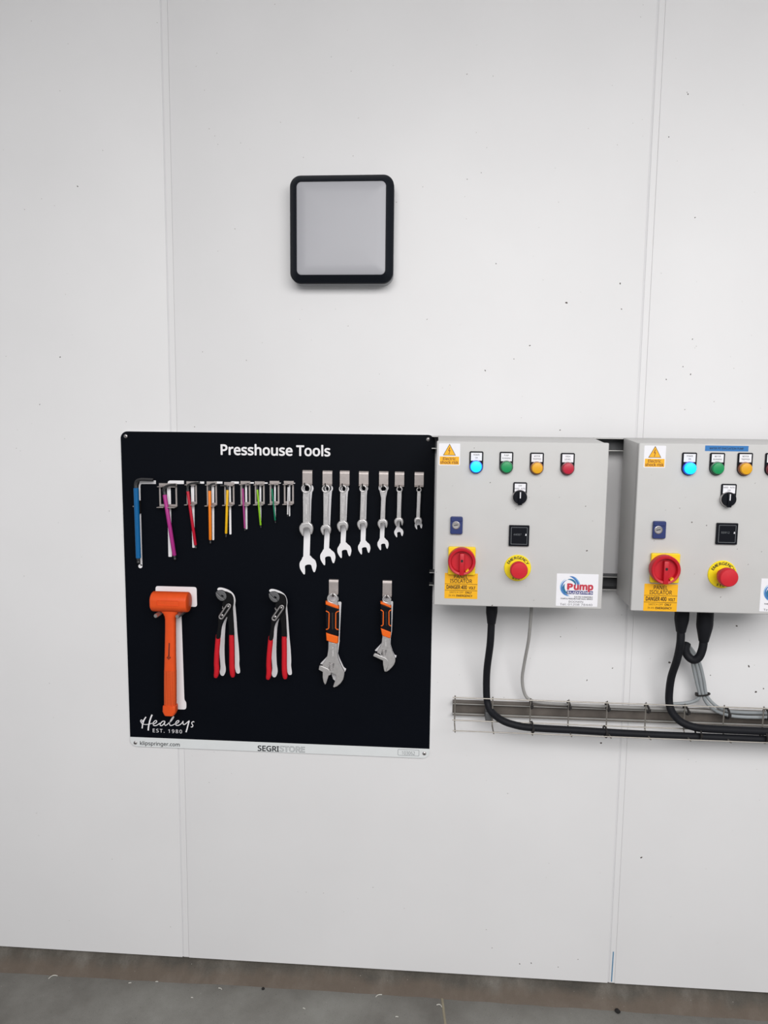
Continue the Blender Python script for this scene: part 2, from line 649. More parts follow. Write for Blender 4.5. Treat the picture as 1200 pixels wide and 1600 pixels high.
floor = link_mesh('floor', box(XL, XR, -5.5, 0.05, -0.12, 0.0), M['floor'])
tag(floor, kind='structure')
a, b = at_floor(691, 1562), at_floor(696, 1602)
d = (b - a).normalized()
a2, b2 = a - d * 0.004, a + d * 3.0
wv = Vector((0.0035, 0, 0))
zz = Vector((0, 0, 0.0012))
link_mesh('joint_strip', pydata([a2 - wv, a2 + wv, b2 + wv, b2 - wv, a2 - wv * .7 + zz, a2 + wv * .7 + zz, b2 + wv * .7 + zz, b2 - wv * .7 + zz],
                                [(4, 5, 6, 7), (0, 1, 5, 4), (1, 2, 6, 5), (2, 3, 7, 6), (3, 0, 4, 7)]), M['sealant'], floor)


# ------------------------------------------------------------------ square bulkhead lamp
LB = at(536, 358, 0)
lamp = thing('bulkhead_lamp', (LB.x, 0, LB.z), 'square black bulkhead lamp with opal diffuser, unlit, high on white wall', 'lamp')
la, lb = at(453.6, 443, -0.045), at(615.9, 272.4, -0.045)


def rr_ring(inset, Y, r=0.027):
    return [(x, Y, z) for x, z in rrect(la.x + inset, lb.x - inset, la.z + inset, lb.z - inset, max(r - inset * 0.8, 0.006), 10)]


link_mesh('base', loft([rr_ring(0.004, -0.0002), rr_ring(0.001, -0.004), rr_ring(0.001, -0.0305)]), M['lamp_grey'], lamp, smooth=True)
link_mesh('bezel', loft([rr_ring(0.002, -0.0315), rr_ring(0.0, -0.0325), rr_ring(0.0, -0.0445), rr_ring(0.0007, -0.0455), rr_ring(0.0166, -0.0585), rr_ring(0.0178, -0.0590), rr_ring(0.0188, -0.0545)], cap1=False), M['lamp_black'], lamp, smooth=True)
link_mesh('diffuser', loft([rr_ring(0.0184, -0.05), rr_ring(0.0190, -0.0565), rr_ring(0.0222, -0.0578), rr_ring(0.045, -0.0592), rr_ring(0.09, -0.0598)]), M['diffuser'], lamp, smooth=True)

# ------------------------------------------------------------------ tool board
YB = -0.006
YP = YB - 0.0002
bl, br, tl, trr = at(204, 1166, YB), at(671, 1185, YB), at(188, 673, YB), at(680, 680.5, YB)
bx0, bx1 = (bl.x + tl.x) / 2, (br.x + trr.x) / 2
bz0, bz1 = (bl.z + br.z) / 2, (tl.z + trr.z) / 2
board = thing('tool_board', ((bx0 + bx1) / 2, 0, bz0), 'black tool shadow board with white tool outlines mounted on white wall', 'board')
link_mesh('backing_panel', plate([rrect(bx0, bx1, bz0, bz1, 0.019)], -0.0003, YB + .0003, 0.0), M['board_edge'], board)
zs = (at(204, 1151.7, YB).z + at(670, 1169.8, YB).z) / 2
up = [p for p in rrect(bx0, bx1, bz0, bz1, 0.019) if p[1] > zs] + []
upper = circ(bx1 - .019, bz1 - .019, .019, 8, 0, .5 * math.pi) + circ(bx0 + .019, bz1 - .019, .019, 8, .5 * math.pi, math.pi) + [(bx0, zs), (bx1, zs)]
lower = [(bx1, zs), (bx0, zs)] + circ(bx0 + .019, bz0 + .019, .019, 8, math.pi, 1.5 * math.pi) + circ(bx1 - .019, bz0 + .019, .019, 8, 1.5 * math.pi, 2 * math.pi)
link_mesh('black_face', plate([upper], YB + .0003, YB), M['black_print'], board)
link_mesh('white_strip', plate([lower], YB + .0003, YB), M['board_white'], board)
for x, y in ((196.5, 681.5), (669, 686.5), (211.5, 1160.5), (663, 1177.3)):
    p = at(x, y, YB)
    s = link_mesh('screw', lathe_y((p.x, YB, p.z), [(0.0052, 0), (0.0052, 0.001), (0.004, 0.0024), (0.0016, 0.003)], 20), M['steel'], board, smooth=True)
    link_mesh('screw_recess', plate([[(p.x - .002, p.z - .0006), (p.x - .0006, p.z - .0006), (p.x - .0006, p.z - .002), (p.x + .0006, p.z - .002), (p.x + .0006, p.z - .0006), (p.x + .002, p.z - .0006),
                                      (p.x + .002, p.z + .0006), (p.x + .0006, p.z + .0006), (p.x + .0006, p.z + .002), (p.x - .0006, p.z + .002), (p.x - .0006, p.z + .0006), (p.x - .002, p.z + .0006)]], YB - .0029, YB - .0032), M['pin'], s)

link_mesh('title_lettering', px_text('Presshouse Tools', 344.8, 516.2, 710.2, 694.8, YP, bold=0.24), M['white_print'], board)
link_mesh('maker_lettering', px_text('klipspringer.com', 218.9, 280.8, 1163.8, 1158.3, YP, bold=0.1), M['dark_print'], board)
link_mesh('series_lettering', px_text('SEGRI', 402.6, 436.0, 1173.0, 1165.0, YP, bold=0.22), M['dark_print'], board)


def outline_text(s, xl, xr, yb, yc, Y, wpx=0.55):
    cu = bpy.data.curves.new('t', 'FONT')
    cu.body = s
    cu.size = 10
    if FONT:
        cu.font = FONT
    if FONT:
        cu.font = FONT
    cu.fill_mode = 'NONE'
    cu.bevel_depth = 0.16
    cu.bevel_resolution = 0
    cu.offset = 0.1
    cu.resolution_u = 3
    me = curve_mesh(cu, 0, 0, 0, 1, 1)
    vs = [v.co.copy() for v in me.vertices]
    ax, bx = min(v.x for v in vs), max(v.x for v in vs)
    p, q, r = at(xl, yb, Y), at(xr, yb, Y), at(xl, yc, Y)
    for v in me.vertices:
        x, y, z = v.co
        v.co = (p.x + (x - ax) / (bx - ax) * (q.x - p.x), Y + y, p.z + z / CAPH * (r.z - p.z))
    return me


link_mesh('outlined_lettering', outline_text('STORE', 437.0, 476.4, 1173.9, 1165.7, YP), M['grey_print'], board)
link_mesh('number_lettering', px_text('103062', 627.8, 648.2, 1179.0, 1173.6, YP, bold=-0.05), M['grey_print'], board)
p, q = at(621.5, 1180.2, YP), at(655.0, 1172.0, YP)
link_mesh('number_frame', plate([rrect(p.x, q.x, p.z, q.z, .003), rrect(p.x + .0009, q.x - .0009, p.z + .0009, q.z - .0009, .0022)], YP + .0002, YP), M['grey_print'], board)
link_mesh('date_lettering', px_text('EST. 1980', 238.8, 284.4, 1144.0, 1138.6, YP, bold=0.02, spacing=1.25), M['white_print'], board)

cH = crop(195, 1105, 8.571)
strokes = [  # the hand-written name, stroke by stroke
    ([(236, 178), (222, 170), (211, 184), (222, 200), (240, 186), (262, 158), (284, 130)], 11), ([(284, 130), (262, 165), (243, 215), (236, 250), (232, 284)], 17),
    ([(214, 196), (232, 222), (280, 232), (330, 226), (372, 212)], 9), ([(366, 100), (345, 150), (328, 210), (318, 265), (314, 312)], 20),
    ([(372, 228), (405, 216), (428, 195), (420, 178), (398, 186), (380, 212), (384, 240), (410, 247), (445, 232), (470, 212)], 12),
    ([(540, 190), (515, 186), (488, 205), (472, 235), (488, 248), (515, 232), (540, 195)], 13), ([(540, 192), (532, 225), (545, 244), (572, 228), (600, 200)], 11),
    ([(592, 215), (625, 180), (652, 140), (655, 124), (640, 135), (615, 175), (600, 215), (608, 243), (640, 240), (672, 222)], 11),
    ([(668, 226), (705, 212), (726, 190), (718, 178), (695, 188), (680, 215), (688, 240), (720, 242), (752, 224), (775, 200)], 12),
    ([(772, 196), (782, 188), (780, 215), (790, 232), (815, 222), (848, 192), (866, 180)], 12), ([(862, 184), (848, 235), (834, 290), (820, 334)], 18),
    ([(930, 200), (918, 192), (898, 205), (900, 224), (912, 242), (905, 262), (884, 264)], 12)]
rb = []
for pts, w in strokes:
    q = [at(x, y, YP) for x, y in cH(pts)]
    rb.append(ribbon([(v.x, v.z) for v in smooth_path(q, 6)], w / 8.571 * 0.00172, YP - 0.00003 * len(rb)))
link_mesh('script_lettering', join(*rb), M['white_print'], board)


def silhouette(loops):
    return link_mesh('tool_silhouette', plate([xz(l, YP) for l in loops], YP + .0002, YP), M['white_print'], board)


# ------------------------------------------------------------------ hex keys
def key_silhouette(xr, y0, y1, vt, vb, yend, ball=None):
    """printed L: short arm to xr between y0,y1; leg between x pairs vt (top) and vb (bottom)"""
    el = [(vt[0], y1 + 6), (vt[0] + .4, y1 + 1), (vt[0] + 2, y0 + 1.2), (vt[0] + 4.5, y0)]
    inn = [(vt[1] + 2, y1), (vt[1] + .4, y1 + 1.4), (vt[1], y1 + 4)]
    pts = el + [(xr, y0 + .2), (xr, y1)] + inn + [(vb[1], yend - 1), (vb[1] - .6, yend), (vb[0] + .6, yend), (vb[0], yend - 1)]
    silhouette([pts])
    if ball:
        silhouette([circ(*ball, 20)])


key_silhouette(243.5, 750.6, 756.2, (216.6, 219.2), (219.4, 222.4), 884, (219.3, 884.6, 3.2))
key_silhouette(287.3, 750.8, 756.3, (260.8, 266.6), (263.2, 268.7), 870)
key_silhouette(319.0, 752.2, 755.8, (298.3, 303.4), (300.5, 304.4), 855.8)
key_silhouette(347.6, 752.2, 755.8, (330.4, 334.6), (331.6, 334.7), 844)
key_silhouette(373.3, 752.2, 755.9, (357.6, 360.6), (358.4, 361.6), 835)
key_silhouette(396.8, 753.2, 755.6, (382.9, 386.0), (383.8, 386.6), 827)
key_silhouette(418.2, 753.6, 755.8, (405.2, 408.2), (405.8, 408.2), 820)
key_silhouette(438.8, 754.0, 755.4, (428.3, 430.9), (428.6, 430.8), 812)
key_silhouette(461.0, 754.2, 755.5, (451.4, 453.6), (451.5, 453.4), 806.7)

YK = -0.0225


def bracket(L, R, T, B, sx_top, sx_bot, gap, deep=0.024):
    """folded sheet bracket: window plate, top and bottom shelf each notched round the key"""
    a, b = at(L, B, YB - .002), at(R, T, YB - .002)
    fr = 0.0042
    me = [plate([[(a.x, a.z), (b.x, a.z), (b.x, b.z), (a.x, b.z)],
                 [(a.x + fr, a.z + .0075), (b.x - fr, a.z + .0075), (b.x - fr, b.z - .0095), (a.x + fr, b.z - .0095)]], YB - .0001, YB - .002)]
    for z, dp, sx, g in ((b.z - .0085, 0.016, sx_top, gap), (a.z + .0008, deep, sx_bot, gap)):
        kx = at(sx, 765 if z > a.z + .02 else 789, YK).x
        for x0, x1 in ((a.x, min(max(kx - g, a.x + .001), b.x)), (max(min(kx + g, b.x - .001), a.x), b.x)):
            if x1 - x0 > .0005:
                me.append(box(x0, x1, YB - dp, YB - .001, z - .0008, z + .0008))
        me.append(box(a.x, b.x, YB - .0105 + 0.0035, YB - .001, z - .0008, z + .0008))
    return link_mesh('key_bracket', join(*me), M['hook'], board)


def hex_key(label, colour, top, bot, w, tip, arm, group='colour-sleeved hex keys on the tool board', ball=True, yk=YK):
    """L-shaped key: coloured sleeve from top to bot (pixels), dark steel tip and short arm"""
    px = 0.00172
    t, b_, e = at(*top, yk), at(*bot, yk + .004), at(*tip, yk + .004)
    o = thing('hex_key', (t.x, yk, e.z), label, 'hex key', group)
    m = mat('sleeve_' + colour[0], srgb(*colour[1]), 0.45, noise=0.08, scale=120, spec=0.35)
    r = w * px * 0.5
    dvec = (b_ - t).normalized()
    link_mesh('sleeve', tube([t, t + dvec * .001, b_ - dvec * .001, b_], [r * .85, r, r, r * .85], 16), m, o, smooth=True)
    rs = r * 0.74
    A = [at(x, y, yk + dy) for x, y, dy in arm]
    pth = smooth_path([t + dvec * .002] + A, 6)
    link_mesh('short_arm', tube(pth, rs, 6), M['dark_steel'], o)
    L = (e - b_).length
    if ball:
        link_mesh('ball_tip', tube([b_ - dvec * .001, b_ + dvec * L * .35, b_ + dvec * L * .45, b_ + dvec * L * .6, b_ + dvec * L * .85, b_ + dvec * L], [rs, rs, rs * .65, rs * .95, rs * .95, rs * .5], 8), M['dark_steel'], o, smooth=True)
    return o


KW = 0.00172
bracket(249.3, 276.2, 755.4, 792, 257, 259.5, 0.0058)
bracket(291.9, 307.1, 752.3, 788.1, 294.5, 296, 0.0046)
bracket(323.4, 338.6, 752.5, 789.8, 327.5, 327.8, 0.0046)
bracket(350.8, 365.9, 753.4, 788.9, 355.4, 354.5, 0.004)
bracket(376.1, 391.0, 751.9, 788.7, 379.3, 380.6, 0.0034)
bracket(398.4, 413.2, 752.3, 788.1, 402, 404.5, 0.0034)
bracket(421.6, 436.3, 751.6, 787.5, 424.8, 427.3, 0.003)
bracket(443.7, 458.9, 751.6, 787.5, 450.3, 449.8, 0.003)

hex_key('largest hex key, blue sleeve, at the far left of the tool board', ('blue', (0, 98, 158)), (212.6, 762.4), (216.3, 872.1), 7.9, (216.6, 880.5),
        [(212.4, 757, 0), (214.0, 752.0, 0), (218.5, 749.6, 0), (226, 749.3, 0), (239.4, 749.9, 0)], yk=-0.024)
hex_key('large hex key, purple sleeve, slanting in the widest steel bracket', ('purple', (176, 48, 136)), (257.3, 773.0), (272.6, 868), 6.2, (273.6, 875),
        [(256.2, 768, 0), (256.0, 764, -.001), (259, 760.5, .0), (265, 758.6, .004), (274.5, 757.2, .010)])
hex_key('hex key with a dark red sleeve slanting to the right', ('red', (190, 16, 46)), (293.4, 767.7), (305.5, 851.7), 4.6, (306.2, 857),
        [(293.0, 762, 0), (293.8, 758.4, 0), (297, 756.2, .001), (303, 754.8, .004), (312.5, 753.8, .008)])
hex_key('hex key with an orange sleeve hanging upright', ('orange', (250, 134, 28)), (327.5, 766.8), (328.7, 843.5), 4.6, (329, 849.8),
        [(327.4, 761.5, 0), (328.4, 758.2, 0), (331, 756.6, .001), (336, 756.0, .004)])
hex_key('hex key with a yellow sleeve leaning to the left', ('yellow', (246, 190, 20)), (355.4, 765.6), (353.3, 833.6), 3.9, (352.9, 839.6),
        [(355.5, 761.5, 0), (354.6, 759.6, 0), (351, 758.8, 0), (344.4, 758.8, 0)])
hex_key('small hex key with a pink-purple sleeve, beside the lime green one', ('magenta', (170, 62, 134)), (379.3, 763.2), (382.6, 825.4), 3.0, (383.3, 829.5),
        [(379.0, 759.6, 0), (379.8, 757.8, 0), (383, 757.0, .002), (388.5, 755.8, .007)])
hex_key('small hex key with a lime green sleeve', ('lime', (140, 200, 36)), (402.1, 765.0), (407.3, 820.7), 3.0, (407.7, 825),
        [(401.8, 760.4, 0), (402.8, 758.6, 0), (405, 757.8, .002), (410, 757.4, .007)])
hex_key('very small hex key with a dark green sleeve', ('green', (12, 128, 92)), (424.8, 763.6), (430, 813), 2.5, (430.3, 817.5),
        [(424.4, 759.6, 0), (425.4, 758.0, 0), (428, 757.2, .002), (432, 757.0, .007)])
hex_key('smallest hex key, white sleeve, in the last bracket before the spanners', ('white', (222, 220, 222)), (450.3, 761), (449.4, 803.8), 2.3, (449.2, 807.2),
        [(450.3, 758.6, 0), (450.9, 757.4, 0), (452, 757.0, .002), (455, 756.8, .006)])

# clip holding the blue key
c0 = at(214.6, 792, YB)
me = [box(c0.x - .002, c0.x + .0105, YB - .014, YB - .0001, c0.z - .018, c0.z + .018, .001)]
link_mesh('key_clip', join(*me), M['pin'], board)
for px_ in (208.2, 217.6):
    cp = at(px_, 791.3, YB - .004)
    link_mesh('clip_pin', lathe_y((cp.x, YB, cp.z), [(0.0022, 0), (0.0022, .003), (.0016, .0042)], 16), M['steel'], board, smooth=True)


# ------------------------------------------------------------------ hooks and spanners
def hook(L, R, T, B, pin=None, pin_out=0.044):
    a, b = at(L, B, YB - .005), at(R, T, YB - .005)
    pr = [(YB, b.z), (YB - .0015, b.z), (YB - .0045, b.z - .0016), (YB - .0062, b.z - .005), (YB - .0066, b.z - .008), (YB - .0066, a.z + .0042),
          (YB - .0080, a.z + .0026), (YB - .0125, a.z + .0012), (YB - .0135, a.z), (YB - .0115, a.z - .0006), (YB - .007, a.z + .0004), (YB, a.z + .001)]
    n = 2
    ring0 = [(a.x, y, z) for y, z in pr]
    ring1 = [(b.x, y, z) for y, z in pr]
    h = link_mesh('tool_hook', loft([ring0, ring1]), M['hook'], board)
    if pin:
        p = at(pin[0], pin[1], -0.03)
        link_mesh('hook_pin', tube(smooth_path([(p.x, YB - .004, p.z), (p.x, -0.030, p.z), (p.x, -pin_out + .004, p.z + .0008), (p.x, -pin_out, p.z + .0045), (p.x, -pin_out, p.z + .009)], 4), 0.0016, 10), M['pin'], h, smooth=True)
    return h


def jaw_pts(jc, R, tilt, ws, top=-0.95):
    ws = min(ws, .9 * R)
    J = [(ws / 2, top * R), (.62 * R, -.78 * R), (.93 * R, -.42 * R), (1.02 * R, -.02 * R), (1.0 * R, .32 * R), (.86 * R, .7 * R), (.7 * R, .98 * R), (.62 * R, 1.0 * R), (.52 * R, .92 * R), (.43 * R, .5 * R), (.40 * R, .18 * R), (.28 * R, .02 * R),
         (0, -.03 * R), (-.28 * R, .02 * R), (-.40 * R, .18 * R), (-.43 * R, .5 * R), (-.52 * R, 1.0 * R), (-.62 * R, 1.08 * R), (-.7 * R, 1.03 * R), (-.86 * R, .72 * R), (-1.0 * R, .32 * R), (-1.02 * R, -.02 * R), (-.93 * R, -.42 * R), (-.62 * R, -.78 * R), (-ws / 2, top * R)]
    c, s = math.cos(tilt), math.sin(tilt)
    q = [(jc[0] + u * c + v * s, jc[1] - u * s + v * c) for u, v in J]
    return round_off(q, 3)[:-2]


def spanner_silhouette(rc, R, w, jc, RJ, tilt=0.16):
    j = jaw_pts(jc, RJ, tilt, w, -1.08)
    ring = circ(rc[0], rc[1], R, 24, math.radians(140), math.radians(400))     # screen: y down
    silhouette([ring + [(rc[0] + w / 2, rc[1] + R * 2.2)] + j + [(rc[0] - w / 2, rc[1] + R * 2.2)], circ(rc[0], rc[1], R * .64, 20)])


def spanner(label, rc, R, r, w0, w1, jc, RJ, tilt=0.14, twist=False):
    Y = -0.031
    o = thing('spanner', tuple(at(rc[0], rc[1], Y)), label, 'spanner', 'combination spanners on the tool board')
    link_mesh('ring_end', plate([xz(circ(rc[0], rc[1], R, 32), Y), xz(circ(rc[0], rc[1], r, 12), Y)], Y + .0045, Y - .0045, .0012), M['chrome'], o, smooth=True)
    ya, yb = rc[1] + R * 0.86, jc[1] - RJ * 0.35
    ym = (ya + yb) / 2
    xa, xb = rc[0], jc[0]
    sh = [(xa - R * .62, ya - R * .35), (xa + R * .62, ya - R * .35), (xa + w0 / 2 + .3, ya + R * .9), ((xa + xb) / 2 + (w0 + w1) / 4, ym), (xb + w1 / 2, yb - RJ * .4), (xb + RJ * .6, yb), (xb - RJ * .6, yb), (xb - w1 / 2, yb - RJ * .4),
          ((xa + xb) / 2 - (w0 + w1) / 4, ym), (xa - w0 / 2 - .3, ya + R * .9)]
    sk = link_mesh('shank', plate([xz(sh, Y)], Y + .0028, Y - .0028, .001), M['chrome'], o, smooth=True)
    wi = (w0 + w1) / 2 * .26
    y0, y1 = ya + R * 1.0, yb - RJ * .75
    f = lambda t: xa + (xb - xa) * (t - ya) / (yb - ya)
    link_mesh('raised_panel', plate([xz([(f(y0) - wi, y0), (f(y0) + wi, y0), (f(y1) + wi, y1), (f(y1) - wi, y1)], Y - .0028)], Y - .0026, Y - .0034, .0003), M['chrome'], sk, smooth=True)
    ms = []
    for k0, k1 in ((.03, .08), (.28, .74), (.9, .95)):
        q0, q1 = y0 + (y1 - y0) * k0, y0 + (y1 - y0) * k1
        ms.append(plate([xz([(f(q0) - wi * .35, q0), (f(q0) + wi * .35, q0), (f(q1) + wi * .35, q1), (f(q1) - wi * .35, q1)], Y - .0035)], Y - .0034, Y - .0036))
    link_mesh('etched_mark', join(*ms), M['etch'], sk)
    link_mesh('open_end', plate([xz(jaw_pts(jc, RJ, tilt, w1 * 1.3, -.86), Y)], Y + .0045, Y - .0068, .0028), M['chrome'], o, smooth=True)
    return o


HK = [(472.9, 487.9, 734.6, 757.4), (504.2, 519.1, 735.3, 757.9), (531.1, 546.1, 735.3, 758.4), (560.9, 575.8, 736.3, 758.9), (592.3, 606.9, 736.4, 759.2), (616.9, 631.7, 736.9, 759.9), (647.7, 662.2, 737.4, 760.3)]
PX = [(477.3, 758.9), (509.3, 759.6), (535.7, 760.0), (566.9, 760.2), (598.8, 760.8), (624.0, 762.4), (654.7, 763.2)]
for h, p in zip(HK, PX):
    hook(*h, pin=p)
for a in (((481.4, 763.3), 8.4, 10.2, (481.1, 882.5), 12.9), ((513.6, 763.3), 6.6, 8.2, (512.1, 869.6), 11.6), ((538.9, 763.8), 6.3, 8.0, (537.9, 859.4), 10.7), ((569.0, 763), 6.0, 7.8, (568.9, 855.3), 9.4),
          ((599.2, 762), 7.7, 7.0, (598.4, 849.7), 8.5), ((624.3, 764), 4.9, 5.2, (623.0, 831.4), 6.9), ((654.6, 765), 3.8, 4.4, (653.8, 820.4), 5.7)):
    spanner_silhouette(*a)
for a in (('largest steel combination spanner, first of the row', (478.6, 763.3), 7.7, 5.2, 9.8, 10.6, (478.8, 825.0), 10.6),
          ('second largest combination spanner, hanging slightly turned on its hook', (509.5, 763.8), 6.5, 4.2, 7.6, 7.9, (509.3, 826.5), 8.0),
          ('combination spanner third in the row, right of the turned one', (535.9, 763.8), 6.3, 4.2, 8.0, 8.6, (535.6, 821.0), 8.6),
          ('combination spanner in the middle of the row of seven', (567.5, 763.4), 5.9, 3.9, 7.0, 7.8, (566.3, 818.3), 7.9),
          ('combination spanner third from the right of the row', (599.4, 763.9), 5.6, 3.9, 6.8, 7.4, (598.0, 817.3), 7.7),
          ('second smallest combination spanner with a thin straight shank', (624.2, 764.8), 4.9, 3.1, 6.4, 6.8, (623.3, 814.5), 7.0),
          ('smallest combination spanner, at the right end of the row', (654.7, 765.3), 4.1, 2.5, 5.4, 5.8, (653.3, 813.0), 6.0)):
    spanner(*a)

# ------------------------------------------------------------------ mallet
cM = crop(220, 900, 6.957)
silhouette([fillet(cM([(160, 109), (606, 120), (612, 336), (440, 330), (442, 430), (474, 1350), (494, 1368), (496, 1430), (484, 1452), (345, 1446), (338, 1350), (345, 430), (345, 330), (160, 322)]), 4.0)])
YM = -0.040
hc = at(266.3, 940, YM)
h0, h1 = at(233.4, 940, YM - .024).x, at(299.0, 940, YM + .020).x
RH = (at(266, 925.2, YM).z - at(266, 956.2, YM).z) / 2
mallet = thing('mallet', (hc.x, YM, hc.z), 'orange dead-blow mallet hanging head up on two steel pegs', 'mallet')


def barrel():
    rings = []
    n = 40
    for x, k in ((h0, .90), (h0 + .0006, .94), (h0 + .0024, .985), (h0 + .005, 1), (h1 - .005, 1), (h1 - .0024, .985), (h1 - .0006, .94), (h1, .90)):
        rg = []
        for i in range(n):
            t = 2 * math.pi * i / n
            rr = RH * k
            y, z = -math.cos(t) * rr, math.sin(t) * rr
            # flats on the front and the lower front
            y = max(y, -RH * .93 * k)
            rg.append((x, YM + y, hc.z + z))
        rings.append(rg)
    return loft(rings)


link_mesh('head', barrel(), M['orange'], mallet, smooth=True)
pa, pb = at(244.4, 946.6, YM - RH), at(279.4, 939.0, YM - RH)
link_mesh('head_panel', plate([rrect(pa.x, pb.x, pa.z, pb.z, .003), rrect(pa.x + .0012, pb.x - .0012, pa.z + .0012, pb.z - .0012, .002)], YM - RH * .9, YM - RH * .93 - .0012, .0003), M['orange'], mallet, smooth=True)


def oval_loft(prof, n=28, p=2.6):
    rings = []
    for x, z, hw, hd in prof:
        rg = []
        for i in range(n):
            t = 2 * math.pi * i / n
            c, s = math.cos(t), math.sin(t)
            rg.append((x + math.copysign(abs(c) ** (2 / p), c) * hw, YM + math.copysign(abs(s) ** (2 / p), s) * hd, z))
        rings.append(rg)
    return loft(rings)


def mz(x, y):
    p = at(x, y, YM)
    return p.x, p.z


HP = []
for xl, xr, y in ((250, 281, 953.5), (255, 278, 957.5), (257.6, 275.6, 962), (258.6, 274.6, 967), (258.6, 274.6, 985), (257.8, 274.8, 1022), (257.2, 275.2, 1046)):
    (a, z), (b, _) = mz(xl, y), mz(xr, y)
    HP.append(((a + b) / 2, z, (b - a) / 2, 0.0115))
link_mesh('handle', oval_loft(HP), M['orange'], mallet, smooth=True)
GP = []
for xl, xr, y in ((257.3, 275.1, 1046), (256.9, 275.4, 1047), (256.9, 275.5, 1099.5), (257.4, 275.1, 1101.5)):
    (a, z), (b, _) = mz(xl, y), mz(xr, y)
    GP.append(((a + b) / 2, z, (b - a) / 2, 0.0122))
gm = mat('orange_knurled_grip', srgb(230, 84, 30), 0.55, spec=0.3)
nt = gm.node_tree
tc = nt.nodes.new('ShaderNodeTexCoord')
mp = nt.nodes.new('ShaderNodeMapping')
mp.inputs['Rotation'].default_value = (0, math.radians(45), 0)
ck = nt.nodes.new('ShaderNodeTexChecker')
ck.inputs['Scale'].default_value = 340
ck.inputs['Color1'].default_value = srgb(236, 96, 40)
ck.inputs['Color2'].default_value = srgb(206, 70, 26)
bp = nt.nodes.new('ShaderNodeBump')
bp.inputs['Distance'].default_value = 0.0008
nt.links.new(tc.outputs['Object'], mp.inputs['Vector'])
nt.links.new(mp.outputs['Vector'], ck.inputs['Vector'])
nt.links.new(ck.outputs['Fac'], bp.inputs['Height'])
nt.links.new(ck.outputs['Color'], nt.nodes['Principled BSDF'].inputs['Base Color'])
nt.links.new(bp.outputs['Normal'], nt.nodes['Principled BSDF'].inputs['Normal'])
grip = link_mesh('grip', oval_loft(GP), gm, mallet, smooth=True)
tag(grip, 'knurled orange grip')
EP = []
for xl, xr, y in ((256.6, 275.8, 1100.2), (254.8, 277.6, 1101.4), (254.4, 277.8, 1109.5), (257.4, 275.0, 1114.9), (258.4, 274.0, 1115.6)):
    (a, z), (b, _) = mz(xl, y), mz(xr, y)
    EP.append(((a + b) / 2, z, (b - a) / 2 * .90, 0.0140))
link_mesh('end_cap', oval_loft(EP, 40, 4.5), M['orange'], mallet, smooth=True)
ym = YM - .0116
mk = [plate([xz(cM([(303, 728), (316, 728), (313, 868), (297, 868)]), ym)], ym + .001, ym - .0003),
      plate([xz(circ(263.6, 1027.6, 2.6, 16), ym), xz(circ(263.6, 1027.6, 1.8, 16), ym)], ym + .001, ym - .0003),
      plate([xz(rect_px(263.2, 264.0, 1024.4, 1030.8), ym)], ym + .001, ym - .0003), plate([xz(rect_px(260.4, 266.8, 1027.2, 1028.0), ym)], ym + .001, ym - .0003)]
link_mesh('printed_mark', join(*mk), M['mallet_mark'], mallet)
for x, y in ((247.4, 959.6), (281.0, 960.4)):
    p = at(x, y, -0.05)
    link_mesh('steel_peg', lathe_y((p.x, YB, p.z), [(0.0058, 0), (0.0058, .062), (.0045, .0645)], 20), M['steel'], board, smooth=True)

# ------------------------------------------------------------------ slip-joint pliers
cP = crop(320, 910, 8.0)
SIL = ([(165, 72), (185, 64), (225, 68), (285, 88), (335, 118), (368, 160), (384, 220), (380, 272), (382, 300), (395, 450), (408, 640), (425, 820), (432, 960), (430, 1020), (440, 1100), (436, 1132), (415, 1140), (395, 1128), (378, 1070), (376, 960), (372, 700), (358, 420), (352, 290), (360, 240), (345, 180), (318, 148), (265, 122), (205, 102), (165, 98), (157, 85)],
       [(284, 430), (268, 490), (257, 560), (250, 700), (246, 850), (252, 1000), (262, 1070), (258, 1120), (240, 1160), (218, 1168), (198, 1155), (188, 1120), (196, 1050), (184, 880), (188, 780), (204, 640), (214, 560), (238, 490), (275, 430)])
for dx, dy in ((0, 0), (648, 18)):
    for L in SIL:
        silhouette([round_off(cP([(x + dx, y + dy) for x, y in L]))])
YQ = -0.046


